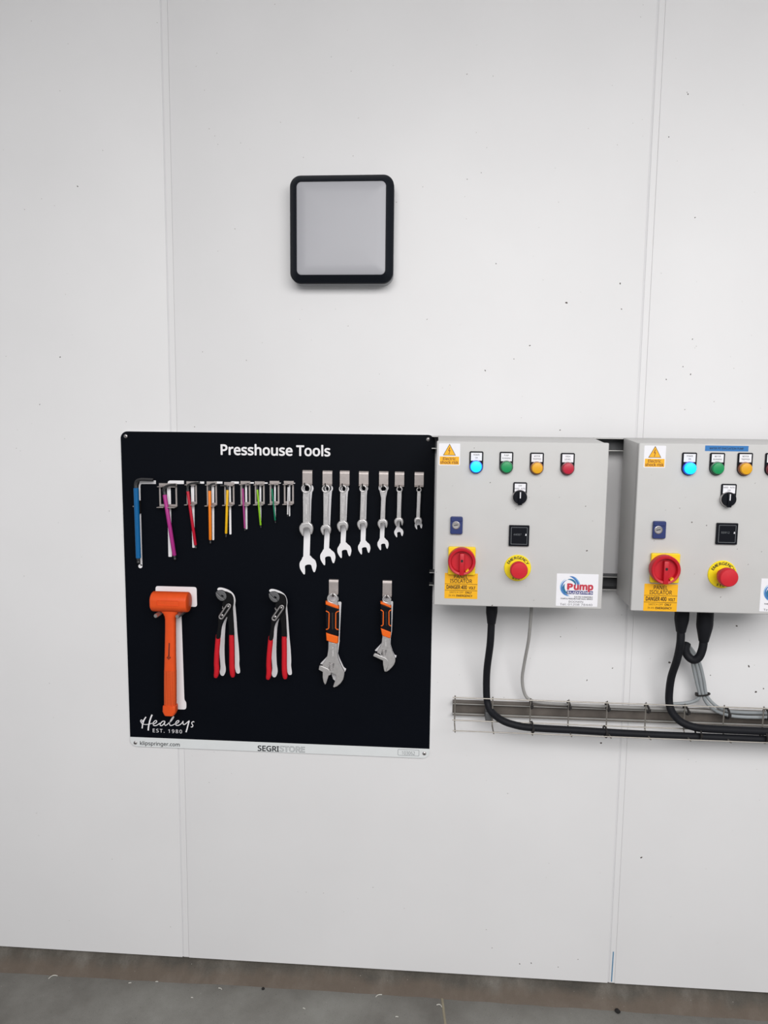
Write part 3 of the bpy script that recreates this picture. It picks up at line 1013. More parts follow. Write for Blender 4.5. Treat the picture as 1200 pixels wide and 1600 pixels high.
def pliers(label):
    o = thing('pliers', tuple(at(345, 990, YQ)), label, 'pliers', 'red handled slip-joint pliers on the tool board')
    ua = [(250, 118), (290, 128), (330, 150), (352, 195), (356, 260), (346, 330), (352, 420), (360, 560), (362, 690), (306, 690), (300, 560), (285, 450), (262, 400), (238, 330), (220, 262), (250, 215), (270, 170)]
    la_ = [(318, 258), (296, 256), (250, 300), (190, 370), (172, 430), (166, 560), (142, 690), (194, 690), (206, 560), (232, 480), (300, 390), (338, 310), (334, 275)]
    link_mesh('jaw_arm', plate([xz(round_off(cP(ua)), YQ)], YQ + .006, YQ - .002, .0012), M['tool_black'], o, smooth=True)
    link_mesh('jaw_arm', plate([xz(round_off(cP(la_)), YQ - .006)], YQ - .0022, YQ - .0085, .0012), M['tool_black'], o, smooth=True)
    uj = [(146, 112), (168, 102), (205, 100), (245, 116), (268, 148), (273, 180), (262, 212), (248, 206), (234, 190), (236, 166), (212, 152), (198, 170), (172, 142), (150, 120)]
    lj = [(138, 122), (150, 126), (170, 148), (196, 176), (204, 184), (232, 194), (246, 210), (252, 218), (228, 230), (196, 226), (164, 200), (143, 165)]
    for nm, L in (('upper_jaw', uj), ('lower_jaw', lj)):
        link_mesh(nm, plate([xz(cP(L), YQ - .002)], YQ + .006, YQ - .0045, .0009), M['jaw_grey'], o, smooth=True)
    ax, ay, bx, by = 296, 296, 206, 430
    ang = math.atan2(by - ay, bx - ax)

    def caps(r):
        return circ(ax, ay, r, 12, ang + math.pi / 2, ang + math.pi * 1.5) + circ(bx, by, r, 12, ang - math.pi / 2, ang + math.pi / 2)
    link_mesh('slot_link', plate([xz(cP(caps(33)), YQ - .009), xz(cP(caps(15)), YQ - .009)], YQ - .0082, YQ - .0112, .0008), M['steel'], o, smooth=True)
    for x, y, r in ((218, 412, 15), (292, 300, 12), (226, 322, 9)):
        p = at(*cP([(x, y)])[0], YQ - .0085)
        link_mesh('rivet', lathe_y((p.x, YQ - .006, p.z), [(r / 8 * KW, 0), (r / 8 * KW, .004), (r / 8 * KW * .7, .0046)], 14), M['steel'], o, smooth=True)
    for L in ([(168, 655, 29), (164, 720, 32), (152, 860, 32), (146, 1000, 33), (150, 1075, 34), (147, 1130, 33), (140, 1165, 30), (134, 1188, 20)],
              [(334, 655, 30), (335, 720, 33), (338, 860, 33), (338, 1000, 34), (341, 1075, 35), (346, 1130, 34), (349, 1160, 30), (350, 1182, 20)]):
        P = [at(*cP([(x, y)])[0], YQ) for x, y, r in L]
        sp = smooth_path(P, 4)
        R = []
        for i in range(len(L) - 1):
            R += [(L[i][2] + (L[i + 1][2] - L[i][2]) * k / 4) / 8 * KW for k in range(4)]
        R.append(L[-1][2] / 8 * KW)
        link_mesh('handle_grip', tube(sp, R, 16, 0.9), M['red_grip'], o, smooth=True)
    return o


pl = pliers('red handled slip-joint pliers beside the orange mallet')
pl2 = pl.copy()
C.objects.link(pl2)
pl2['label'] = 'red handled slip-joint pliers next to the larger adjustable wrench'
pl2.location = pl.location + (at(345 + 82.2, 990 + 2.4, YQ) - at(345, 990, YQ))
for ch in pl.children:
    c2 = ch.copy()
    C.objects.link(c2)
    c2.parent = pl2
for dx, dy in ((0, 0), (82.2, 2.4)):                                     # the peg each pair hangs on
    p = at(347.6 + dx, 949.5 + dy, YQ)
    link_mesh('steel_peg', lathe_y((p.x, YB, p.z), [(0.0034, 0), (0.0034, .031), (.0026, .032)], 16), M['steel'], board, smooth=True)

# ------------------------------------------------------------------ adjustable wrenches
hook(514.1, 528.7, 905.7, 927.7, pin=(520.6, 931.6), pin_out=.038)
hook(597.8, 612.3, 907.2, 931.1, pin=(604.4, 933.6), pin_out=.038)
YW = -0.031


def wrench(label, c, eye, R, r, body, worm_hole, jaw, grip_l, band1, band2, trims, groove, panel, worm, sc):
    o = thing('adjustable_wrench', tuple(at(*c([eye])[0], YW)), label, 'wrench', 'adjustable wrenches on the tool board')
    g = lambda L, Y=YW: xz(c(L), Y)
    ec = circ(eye[0], eye[1], R, 20, math.radians(160), math.radians(380))
    link_mesh('body', plate([g(ec + body), g(circ(eye[0], eye[1], r, 20)), g(worm_hole)], YW + .0045, YW - .0045, .0014), M['chrome'], o, smooth=True)
    link_mesh('movable_jaw', plate([g(jaw)], YW + .0040, YW - .0052, .0012), M['chrome'], o, smooth=True)
    wx, wy, wr, wl = worm
    a, b = at(*c([(wx - 6, wy - wl)])[0], YW), at(*c([(wx + 6, wy + wl)])[0], YW)
    prof, n = [], 9
    P, Rr = [], []
    rw = wr / sc * KW
    for i in range(n * 2 + 1):
        P.append(a + (b - a) * i / (n * 2))
        Rr.append(rw if i % 4 in (1, 2) else rw * .72)
    link_mesh('worm_screw', tube(P, Rr, 18), M['chrome'], o, smooth=False)
    gr = link_mesh('grip', plate([g(grip_l, YW)], YW + .0075, YW - .0078, .003), M['plastic'], o, smooth=True)
    for L in (band1, band2):
        tag(link_mesh('grip_band', plate([g(L)], YW + .0080, YW - .0085, .0025), M['orange_grip'], gr, smooth=True), 'orange band on the black grip')
    for L in trims:
        P = [at(*q, YW - .0078) for q in c(L)]
        link_mesh('grip_trim', tube(P, 0.0011 * 1.3, 8, 0.8), M['orange_grip'], gr, smooth=True)
    link_mesh('grip_groove', plate([g(groove, YW - .0078)], YW - .0070, YW - .0084, .0003), M['pin'], gr)
    pn = link_mesh('raised_panel', plate([g(panel, YW - .0045)], YW - .0043, YW - .0052, .0003), M['chrome'], o)
    xs = [q[0] for q in panel]
    ys = [q[1] for q in panel]
    cx, y0, y1 = sum(xs) / 4, min(ys), max(ys)
    ms = [plate([g(rect_px(cx - 7, cx + 4, y0 + (y1 - y0) * .25, y0 + (y1 - y0) * .35), YW - .0053)], YW - .0052, YW - .0054),
          plate([g(rect_px(cx - 5, cx + 5, y0 + (y1 - y0) * .45, y0 + (y1 - y0) * .85), YW - .0053)], YW - .0052, YW - .0054)]
    link_mesh('etched_mark', join(*ms), M['etch'], pn)
    return o


c1 = crop(485, 895, 8.42)
silhouette([circ(*c1([(306, 342)])[0], 7.6, 24)])
silhouette([c1([(350, 380), (400, 380), (407, 392), (384, 860), (384, 900), (362, 1060), (392, 1140), (440, 1240), (470, 1262), (462, 1290), (440, 1318), (330, 1425), (300, 1400), (280, 1340), (240, 1260), (165, 1206), (132, 1200), (135, 1190), (225, 1095), (260, 1000), (300, 900)])])
wrench('larger adjustable wrench with orange and black grip, jaws open', c1, (292, 338), 71, 46,
       [(365, 420), (366, 500), (362, 830), (358, 925), (355, 1060), (375, 1145), (410, 1228), (448, 1296), (446, 1340), (432, 1400), (400, 1448), (355, 1486), (312, 1503), (300, 1490), (316, 1445), (338, 1385), (336, 1335), (258, 1302), (165, 1232), (160, 1205), (198, 1150), (226, 1080), (238, 1000), (240, 890), (228, 800), (222, 600), (226, 420)],
       [(250, 1178), (314, 1190), (300, 1285), (238, 1272)],
       [(122, 1216), (112, 1268), (165, 1297), (164, 1370), (176, 1428), (196, 1464), (208, 1452), (228, 1390), (242, 1345), (268, 1336), (274, 1302), (240, 1258), (160, 1222)],
       [(206, 408), (375, 462), (378, 600), (372, 832), (212, 782), (202, 600)], [(204, 368), (250, 382), (376, 432), (377, 470), (250, 428), (204, 410)], [(210, 776), (270, 798), (368, 826), (366, 915), (345, 922), (260, 900), (216, 880)],
       [[(204, 502), (236, 518), (246, 532), (242, 724), (228, 740), (206, 746)], [(376, 504), (346, 516), (334, 532), (332, 728), (344, 742), (370, 748)]],
       [(280, 525), (298, 525), (302, 745), (284, 745)], [(262, 925), (336, 930), (330, 1130), (258, 1120)], (272, 1232, 37, 46), 8.42)
c2_ = crop(570, 895, 9.7)
silhouette([circ(*c2_([(342, 400)])[0], 6.0, 24)])
silhouette([c2_([(385, 430), (422, 430), (428, 445), (410, 890), (392, 990), (390, 1080), (420, 1180), (450, 1240), (480, 1252), (474, 1280), (450, 1305), (380, 1300), (250, 1210), (205, 1190), (160, 1185), (155, 1172), (250, 1070), (280, 980), (320, 900)])])
wrench('smaller adjustable wrench with orange and black grip, jaws closed', c2_, (330, 398), 64, 42,
       [(388, 470), (396, 560), (394, 870), (378, 985), (384, 1090), (410, 1170), (446, 1255), (462, 1300), (462, 1340), (444, 1385), (414, 1425), (368, 1470), (330, 1494), (320, 1490), (352, 1402), (352, 1360), (330, 1318), (298, 1288), (186, 1200), (214, 1148), (254, 1080), (268, 960), (258, 860), (254, 560), (266, 470)],
       [(262, 1160), (330, 1166), (316, 1252), (248, 1244)],
       [(150, 1216), (132, 1238), (132, 1256), (276, 1322), (278, 1380), (290, 1450), (302, 1488), (316, 1492), (352, 1406), (366, 1362), (352, 1316), (322, 1284), (220, 1240)],
       [(242, 462), (402, 520), (402, 700), (400, 892), (246, 832), (240, 640)], [(240, 430), (300, 448), (402, 494), (402, 528), (300, 486), (240, 464)], [(244, 826), (300, 848), (400, 888), (390, 978), (372, 980), (280, 948), (262, 926)],
       [[(240, 562), (270, 578), (280, 592), (278, 784), (268, 798), (246, 806)], [(402, 562), (378, 574), (366, 590), (366, 782), (378, 798), (398, 804)]],
       [(316, 590), (332, 590), (334, 802), (320, 802)], [(284, 972), (358, 976), (350, 1140), (280, 1130)], (290, 1206, 34, 42), 9.7)


# ------------------------------------------------------------------ strut channels behind the cabinets
def strut(name, label, x0, x1, z0, z1, depth=0.041, lipk=.06):
    """C-section strut with inturned lips, open side to the front"""
    h = z1 - z0
    t, lip, ret = 0.0022, h * lipk, 0.006
    pr = [(-.0002, z0), (-.0002, z1), (-depth, z1), (-depth, z1 - lip), (-depth + ret, z1 - lip), (-depth + ret, z1 - lip + t), (-depth + t, z1 - lip + t), (-depth + t, z1 - t), (-t, z1 - t),
          (-t, z0 + t), (-depth + t, z0 + t), (-depth + t, z0 + lip - t), (-depth + ret, z0 + lip - t), (-depth + ret, z0 + lip), (-depth, z0 + lip), (-depth, z0)]
    S = 1
    bm = bmesh.new()
    fa = bm.faces.new([bm.verts.new((x0, y, z)) for y, z in pr])
    ex = bmesh.ops.extrude_face_region(bm, geom=[fa])
    for v in ex['geom']:
        if isinstance(v, bmesh.types.BMVert):
            v.co.x = x1
    bmesh.ops.recalc_face_normals(bm, faces=bm.faces[:])
    bmesh.ops.triangulate(bm, faces=[f for f in bm.faces if len(f.verts) > 4])
    me = bpy.data.meshes.new('m')
    bm.to_mesh(me)
    bm.free()
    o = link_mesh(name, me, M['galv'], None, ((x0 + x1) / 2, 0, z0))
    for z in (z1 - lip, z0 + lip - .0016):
        link_mesh('lip_highlight', box(x0 + .0002, x1, -depth - .0004, -depth + ret - .001, z - .0002, z + .0018), M['lit_edge'], o)  # thin pale strips added to stand for the lit lips
    return tag(o, label, 'strut')


sx0 = at(674.5, 700, -.041).x
zt1, zt0 = at(955, 684.5, -.041).z, at(955, 704.8, -.041).z
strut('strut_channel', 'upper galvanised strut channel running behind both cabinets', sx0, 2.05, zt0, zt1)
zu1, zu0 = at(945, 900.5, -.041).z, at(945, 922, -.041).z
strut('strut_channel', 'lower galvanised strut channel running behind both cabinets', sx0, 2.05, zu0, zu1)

# ------------------------------------------------------------------ control cabinets
YF, YL, YBK = -0.200, -0.183, -0.0425         # lid face, lid back, body back


def pilot(cab, F, px_plate, lens_c, lens_r, colour, words, lit=False, glow=0.0):
    """indicator: black legend holder, white legend, domed lens in a ring"""
    x0, x1, y0 = px_plate
    a, b = at(x0, y0, YF), at(x1, y0, YF)
    L = at(*lens_c, YF - .006)
    hw = (b.x - a.x) / 2
    cx = (a.x + b.x) / 2
    zc = L.z
    arc = circ(cx, zc, hw, 16, math.pi, 2 * math.pi)
    top = a.z
    o = link_mesh('indicator_light', plate([arc + [(b.x, top - .002), (b.x - .002, top), (a.x + .002, top), (a.x, top - .002)]], YF, YF - .004, .0008), M['plastic'], cab)
    h = top - zc
    lx0, lx1, lz0, lz1 = cx - hw * .80, cx + hw * .80, top - .0045 - .0172, top - .0032
    link_mesh('legend_plate', plate([[(lx0, lz0), (lx1, lz0), (lx1, lz1), (lx0, lz1)]], YF - .0039, YF - .0045), M['label_white'], o)
    ms = []
    for k, w in enumerate(words):
        wd = min(0.0038 * len(w) * .72, (lx1 - lx0) * .92)
        zb = lz1 - .0066 - k * .0068
        ms.append(fit_text(w, cx - wd / 2, cx + wd / 2, zb, zb + .0034, YF - .0046, bold=0.05))
    link_mesh('legend_lettering', join(*ms), M['dark_print'], o)
    rl = lens_r * KW * .74
    c = (L.x, YF - .004, L.z)
    ring_m = mat('lens_rim_' + colour[0], srgb(*colour[2]), 0.35, noise=0.05, coat=0.3, emit=srgb(*colour[2]) if lit else None, estr=0.35 if lit else 0)
    lens_m = mat('lens_' + colour[0], srgb(*colour[1]), 0.4, noise=0.05, scale=200, coat=0.05, emit=srgb(*colour[1]) if lit else None, estr=glow)
    link_mesh('lens_ring', lathe_y(c, [(rl * 1.25, 0), (rl * 1.25, .004), (rl * 1.2, .0055), (rl * 1.1, .006)], 36), ring_m, o, smooth=True)
    link_mesh('lens', lathe_y(c, [(rl * 1.08, .0055), (rl * 1.05, .0105), (rl * .95, .0122), (rl * .6, .0130), (rl * .2, .0133)], 36), lens_m, o, smooth=True)
    return o


BLUE = ('blue', (0, 200, 255), (0, 60, 190))
GREEN = ('green', (0, 148, 84), (0, 70, 48))
YELL = ('yellow', (232, 168, 10), (128, 62, 12))
RED = ('red', (190, 22, 54), (110, 14, 32))


def selector(cab, px_plate, kc, rows):
    x0, x1, y0 = px_plate
    a, b = at(x0, y0, YF), at(x1, y0, YF)
    K = at(*kc, YF - .008)
    hw, cx = (b.x - a.x) / 2, (a.x + b.x) / 2
    top = a.z
    o = link_mesh('selector_switch', plate([circ(cx, K.z, hw, 16, math.pi, 2 * math.pi) + [(b.x, top - .002), (b.x - .002, top), (a.x + .002, top), (a.x, top - .002)]], YF, YF - .004, .0008), M['plastic'], cab)
    lx0, lx1, lz0, lz1 = cx - hw * .80, cx + hw * .80, top - .0045 - .0172, top - .0032
    link_mesh('legend_plate', plate([[(lx0, lz0), (lx1, lz0), (lx1, lz1), (lx0, lz1)]], YF - .0039, YF - .0045), M['label_white'], o)
    ms = []
    for row, ws in enumerate(rows):
        for w, u in ws:
            wd = .0026 * len(w)
            xx = lx0 + (lx1 - lx0) * u
            zb = lz1 - .0066 - row * .0068
            ms.append(fit_text(w, xx - wd / 2, xx + wd / 2, zb, zb + .0034, YF - .0046, bold=0.05))
    link_mesh('legend_lettering', join(*ms), M['dark_print'], o)
    c = (K.x, YF - .004, K.z)
    r = 10.6 * KW * .92
    link_mesh('bezel_ring', lathe_y(c, [(r * 1.03, 0), (r * 1.03, .004), (r * .98, .006)], 36), M['steel'], o, smooth=True)
    link_mesh('knob', join(lathe_y(c, [(r * .97, .004), (r * .97, .009), (r * .9, .0105), (r * .3, .0107)], 36),
                           box(K.x - .0048, K.x + .0048, YF - .018, YF - .010, K.z - r * 1.08, K.z + r * .86, .0015)), M['plastic'], o, smooth=True)
    link_mesh('pointer', box(K.x - .0011, K.x + .0011, YF - .0184, YF - .0178, K.z - .002, K.z + r * .75), M['label_white'], o)


def keylock(cab, r4, cyl):
    x0, x1, y0, y1 = r4
    a, b = at(x0, y1, YF), at(x1, y0, YF)
    hz = (b.z - a.z)
    o = link_mesh('door_lock', plate([rrect(a.x, b.x, a.z, b.z, .0035, 5)], YF, YF - .008, .0015), M['navy'], cab, smooth=True)
    link_mesh('lock_cap', plate([rrect(a.x + .001, b.x - .001, b.z - hz * .26, b.z - .0005, .003, 5)], YF - .0075, YF - .0098, .0008), M['navy'], o, smooth=True)
    p = at(*cyl, YF - .008)
    link_mesh('lock_cylinder', lathe_y((p.x, YF - .0075, p.z), [(.0094, 0), (.0094, .0012), (.0082, .0018), (.0076, .0010), (.002, .0008)], 28), M['steel'], o, smooth=True)
    link_mesh('key_slot', plate([[(p.x - .0048, p.z - .0016), (p.x + .0048, p.z + .0004), (p.x + .0044, p.z + .0022), (p.x - .0052, p.z + .0002)]], YF - .0082, YF - .0090), M['dark_steel'], o)


def meter(cab, r4, digits):
    x0, x1, y0, y1 = r4
    a, b = at(x0, y1, YF), at(x1, y0, YF)
    o = link_mesh('hour_meter', plate([rrect(a.x, b.x, a.z, b.z, .0015, 4)], YF, YF - .006, .0008), M['plastic'], cab)
    i = .0046
    link_mesh('face_border', plate([rrect(a.x + i, b.x - i, a.z + i, b.z - i, .001, 3), rrect(a.x + i + .0008, b.x - i - .0008, a.z + i + .0008, b.z - i - .0008, .0008, 3)], YF - .0058, YF - .0063), M['grey_print'], o)
    zc = a.z + (b.z - a.z) * .56
    w = b.x - a.x
    link_mesh('counter_digits', fit_text(digits, a.x + w * .22, a.x + w * .60, zc - .0022, zc + .0022, YF - .0063, spacing=1.2), M['grey_print'], o)
    link_mesh('counter_wheel', plate([[(a.x + w * .80, zc - .002), (a.x + w * .86, zc - .0024), (a.x + w * .86, zc + .0012), (a.x + w * .82, zc + .0026)]], YF - .006, YF - .0065), M['label_white'], o)


def isolator(cab, r4, kc, R, depth=0.032):
    x0, x1, y0, y1 = r4
    a, b = at(x0, y1, YF), at(x1, y0, YF)
    o = link_mesh('isolator_switch', plate([rrect(a.x, b.x, a.z, b.z, .003, 4)], YF, YF - .010, .002), M['yellow'], cab, smooth=True)
    tag(o, 'yellow backplate with a red rotary handle')
    K = at(*kc, YF - depth * .7)
    c = (K.x, YF - .0095, K.z)
    r = R * KW * .885
    link_mesh('rotary_knob', lathe_y(c, [(r, 0), (r, depth - .014), (r * .97, depth - .0105), (r * .93, depth - .0095), (r * .80, depth - .0105), (r * .77, depth - .0125), (r * .74, depth - .0215), (r * .2, depth - .0215)], 48), M['red_knob'], o, smooth=True)
    d1 = YF - depth
    link_mesh('knob_grip', join(box(K.x - r * .17, K.x + r * .17, d1 - .002, YF - .012, K.z - r * .98, K.z + r * .62, .002)), M['red_knob'], o, smooth=True)
    link_mesh('padlock_hole', plate([rrect(K.x - r * .08, K.x + r * .08, K.z + r * .0, K.z + r * .18, .001, 3)], d1 - .0018, d1 - .0024), M['pin'], o)
    link_mesh('position_mark', plate([[(K.x + r * .32, K.z - r * .74), (K.x + r * .52, K.z - r * .60), (K.x + r * .48, K.z - r * .50), (K.x + r * .28, K.z - r * .64)]], YF - depth + .010, YF - depth - .0010), M['amber'], o)


def arc_text(s, cx, cz, R, a0, a1, h, Y, bold=0.12, inside=False):
    mes = []
    n = len(s)
    for i, ch in enumerate(s):
        t = math.radians(a0 + (a1 - a0) * (i + .5) / n)
        me = text_mesh(ch, bold)
        vs = [v.co.x for v in me.vertices]
        mx = (min(vs) + max(vs)) / 2
        sc = h / CAPH
        rot = t - math.pi / 2 if not inside else t + math.pi / 2
        for v in me.vertices:
            u, w = (v.co.x - mx) * sc * 1.12, v.co.z * sc
            if inside:
                w = w - h
            c, s_ = math.cos(rot), math.sin(rot)
            v.co = (cx + R * math.cos(t) + u * c - w * s_, Y + v.co.y, cz + R * math.sin(t) + u * s_ + w * c)
        mes.append(me)
    return join(*mes)


def estop(cab, cc, Rc, bc_r, out=0.036):
    p = at(*cc, YF - .002)
    R = Rc * KW * .90
    o = link_mesh('emergency_stop', lathe_y((p.x, YF, p.z), [(R, 0), (R, .002), (R * .96, .0035), (R * .5, .0042)], 48), M['yellow_bright'], cab, smooth=True)
    tag(o, 'yellow collar with a red mushroom button')
    link_mesh('collar_lettering', arc_text('EMERGENCY', p.x, p.z, R * .70, 158, 22, R * .20, YF - .0043, 0.2), M['dark_print'], o)
    link_mesh('collar_lettering', arc_text('STOP', p.x, p.z, R * .72, 240, 300, R * .16, YF - .0043, 0.2, True), M['dark_print'], o)
    r = bc_r * KW * .88
    link_mesh('push_button', lathe_y((p.x, YF - .004, p.z), [(r * .62, 0), (r * .62, out * .45), (r * .98, out * .5), (r, out * .62), (r, out * .78), (r * .96, out * .86), (r * .88, out * .92), (r * .4, out * .97), (r * .1, out * .975)], 48), M['red_button'], o, smooth=True)


def warning_sticker(cab, r4):
    x0, x1, y0, y1 = r4
    a, b = at(x0, y1, YF), at(x1, y0, YF)
    w, h = b.x - a.x, b.z - a.z
    Y = YF
    U = lambda u, v: (a.x + w * u, a.z + h * v)
    o = link_mesh('shock_warning_sticker', plate([rrect(a.x, b.x, a.z, b.z, .002, 4)], Y, Y - .0003), M['label_white'], cab)
    tri = lambda k: [U(.5, .985 - .02 * k * 2.2), U(.80 - .035 * k, .455 + .022 * k), U(.20 + .035 * k, .455 + .022 * k)]
    link_mesh('triangle_border', plate([tri(0)], Y - .0003, Y - .0004), M['text_dark'], o)
    link_mesh('triangle', plate([tri(1)], Y - .0004, Y - .0005), M['amber'], o)
    bolt = [U(.50, .83), U(.44, .66), U(.50, .67), U(.475, .54), U(.455, .55), U(.48, .50), U(.515, .55), U(.497, .55), U(.545, .70), U(.485, .69), U(.53, .83)]
    link_mesh('lightning_bolt', plate([bolt], Y - .0005, Y - .0006), M['text_red'], o)
    pb_ = [U(.05, .04), U(.96, .04), U(.96, .405), U(.05, .405)]
    link_mesh('caption_panel', plate([pb_], Y - .0003, Y - .0004), M['amber'], o)
    t1 = fit_text('Electric', *(U(.20, 0)[0], U(.80, 0)[0], U(0, .24)[1], U(0, .37)[1]), Y - .0005, bold=0.12)
    t2 = fit_text('shock risk', *(U(.08, 0)[0], U(.93, 0)[0], U(0, .075)[1], U(0, .205)[1]), Y - .0005, bold=0.16)
    link_mesh('caption_lettering', join(t1, t2), M['text_red'], o)


def isolator_sticker(cab, r4):
    x0, x1, y0, y1 = r4
    a, b = at(x0, y1, YF), at(x1, y0, YF)
    w, h = b.x - a.x, b.z - a.z
    Y = YF
    X = lambda u: a.x + w * u
    Z = lambda v: a.z + h * v
    o = link_mesh('isolator_sticker', plate([rrect(a.x, b.x, a.z, b.z, .0012, 3)], Y, Y - .0003), M['amber'], cab)
    q = Y - .0004
    link_mesh('sticker_lettering', join(fit_text('PANEL', X(.28), X(.70), Z(.80), Z(.935), q, bold=.12), fit_text('ISOLATOR', X(.16), X(.83), Z(.625), Z(.765), q, bold=.12),
                                        fit_text('DANGER 400', X(.06), X(.68), Z(.385), Z(.525), q, bold=.3), fit_text('VOLT', X(.73), X(.935), Z(.385), Z(.485), q, bold=.3),
                                        fit_text('SWITCH OFF', X(.15), X(.58), Z(.21), Z(.285), q, bold=-.02), fit_text('ONLY', X(.63), X(.83), Z(.21), Z(.285), q, bold=.25),
                                        fit_text('IN AN', X(.13), X(.32), Z(.08), Z(.155), q, bold=-.02), fit_text('EMERGENCY', X(.36), X(.85), Z(.08), Z(.155), q, bold=.25)), M['text_dark'], o)
    for v in (.575, .325):
        link_mesh('rule_line', plate([[(X(.01), Z(v) - .0005), (X(.99), Z(v) - .0005), (X(.99), Z(v) + .0005), (X(.01), Z(v) + .0005)]], Y - .0003, Y - .0004), M['text_dark'], o)


def supplier_sticker(cab, r4):
    x0, x1, y0, y1 = r4
    a, b = at(x0, y1, YF), at(x1, y0, YF)
    w, h = b.x - a.x, b.z - a.z
    Y = YF
    X = lambda u: a.x + w * u
    Z = lambda v: a.z + h * v
    o = link_mesh('supplier_sticker', plate([rrect(a.x, b.x, a.z, b.z, .001, 3)], Y, Y - .0003), M['label_white'], cab)
    cx, cz, R = X(.325), Z(.60), h * .285

    def crescent(a0, a1, r0, r1, wmax, sq=1.0):
        outer, inner = [], []
        for i in range(21):
            t = i / 20
            an = math.radians(a0 + (a1 - a0) * t)
            r = (r0 + (r1 - r0) * t) * R
            ww = wmax * R * math.sin(math.pi * min(1, t * .98 + .01)) ** .8
            outer.append((cx + (r + ww / 2) * math.cos(an), cz + (r + ww / 2) * math.sin(an)))
            inner.append((cx + (r - ww / 2) * math.cos(an), cz + (r - ww / 2) * math.sin(an)))
        return outer + inner[::-1]
    for k, (cr, m) in enumerate(((crescent(95, -5, 1.12, .80, .30), 'logo_blue'), (crescent(70, -8, 1.10, 1.02, .10), 'logo_pale'), (crescent(110, 10, .82, .62, .22), 'logo_teal'), (crescent(120, 275, .95, 1.05, .13), 'logo_pale'),
                                 (crescent(115, 270, .80, .92, .16), 'logo_blue'), (crescent(150, 265, .62, .78, .24), 'logo_teal'), (crescent(180, 262, .92, .96, .18), 'logo_blue'))):
        link_mesh('swirl', plate([cr], Y - .0003, Y - .0004 - k * .00002), M[m], o)
    q = Y - .0006
    link_mesh('name_lettering', join(fit_text('P', X(.255), X(.40), Z(.52), Z(.69), q, bold=.55), fit_text('ump', X(.415), X(.885), Z(.52), Z(.66), q, bold=.5, ref=XH)), M['logo_red'], o)
    link_mesh('name_band', plate([[(X(.25), Z(.375)), (X(.88), Z(.37)), (X(.88), Z(.48)), (X(.25), Z(.48))]], Y - .0003, Y - .0005), M['logo_navy'], o)
    link_mesh('band_lettering', fit_text('supplies', X(.26), X(.87), Z(.395), Z(.475), q, bold=.1, ref=CAPH), M['label_white'], o)
    link_mesh('address_lettering', join(fit_text('ELECTRIC SUBMERSIBLE', X(.44), X(.88), Z(.275), Z(.312), q, bold=.1), fit_text('PUMPS & PRESSURE PUMP SALES, SERVICE', X(.115), X(.88), Z(.215), Z(.25), q, bold=.15),
                                        fit_text('BODMIN', X(.31), X(.655), Z(.11), Z(.17), q, bold=-.05), fit_text('Tel: 01208 78440', X(.10), X(.88), Z(.025), Z(.085), q, bold=-.05)), M['dark_print'], o)


def cabinet(label, x0, x1, z0, z1):
    o = thing('control_cabinet', ((x0 + x1) / 2, YBK, z0), label, 'control panel', 'pump control cabinets on the wall')
    me = box(x0 + .0035, x1 - .0035, YL + .0045, YBK, z0 + .0035, z1 - .001, .0025)
    for v in me.vertices:                                            # the roof of the box falls slightly to the front
        if v.co.z > z1 - .02:
            v.co.z += .0105 * (v.co.y - YL) / (YBK - YL)
    link_mesh('enclosure_body', me, M['cab'], o, smooth=True)
    link_mesh('seal', box(x0 + .007, x1 - .007, YL - .003, YL + .007, z0 + .007, z1 - .006), M['gasket'], o)
    link_mesh('cabinet_door', box(x0, x1, YF, YL, z0, z1, .003, 3), M['cab'], o, smooth=True)
    return o


g = crop(670, 670, 4.0)
G = lambda *v: (670 + v[0] / 4, 670 + v[1] / 4, 670 + v[2] / 4, 670 + v[3] / 4)
ax0 = (at(682.2, 690, YF).x + at(678.2, 946, YF).x) / 2
ax1 = (at(951.6, 692, YF).x + at(940.6, 952, YF).x) / 2
az1 = (at(682.2, 690, YF).z + at(951.6, 691, YF).z) / 2
az0 = (at(678.2, 946, YF).z + at(940.6, 952, YF).z) / 2
cabA = cabinet('grey pump control cabinet right beside the tool board', ax0, ax1, az0, az1)
R4 = lambda x0, x1, y0, y1: (670 + x0 / 4, 670 + x1 / 4, 670 + y0 / 4, 670 + y1 / 4)
warning_sticker(cabA, R4(61, 197, 92, 228))
for (x0, x1, y0), lc, col, words, lit in (((255, 341, 140), (295, 237), BLUE, ('POWER', 'ON'), True), ((443, 528, 143), (485, 239), GREEN, ('PUMP', 'RUNNING'), False),
                                          ((633, 719, 148), (675, 245), YELL, ('MOTOR', 'TRIPPED'), False), ((825, 912, 150), (868, 248), RED, ('HIGH', 'LEVEL'), False)):
    pilot(cabA, None, (670 + x0 / 4, 670 + x1 / 4, 670 + y0 / 4), (670 + lc[0] / 4, 670 + lc[1] / 4), 9.6, col, words, lit, 1.0)
selector(cabA, (670 + 528 / 4, 670 + 614 / 4, 670 + 333 / 4), (670 + 569 / 4, 670 + 427 / 4), ((('OFF', .5),), (('HAND', .22), ('AUTO', .76))))
keylock(cabA, R4(133, 212, 548, 655), (670 + 170 / 4, 670 + 603 / 4))
meter(cabA, R4(498, 628, 603, 730), '44087')
isolator(cabA, R4(119, 292, 737, 907), (670 + 206 / 4, 670 + 829 / 4), 21.4)
isolator_sticker(cabA, R4(97, 307, 905, 1059))
estop(cabA, (670 + 555 / 4, 670 + 870 / 4), 20.5, 13.6)
supplier_sticker(cabA, R4(793, 1062, 910, 1106))

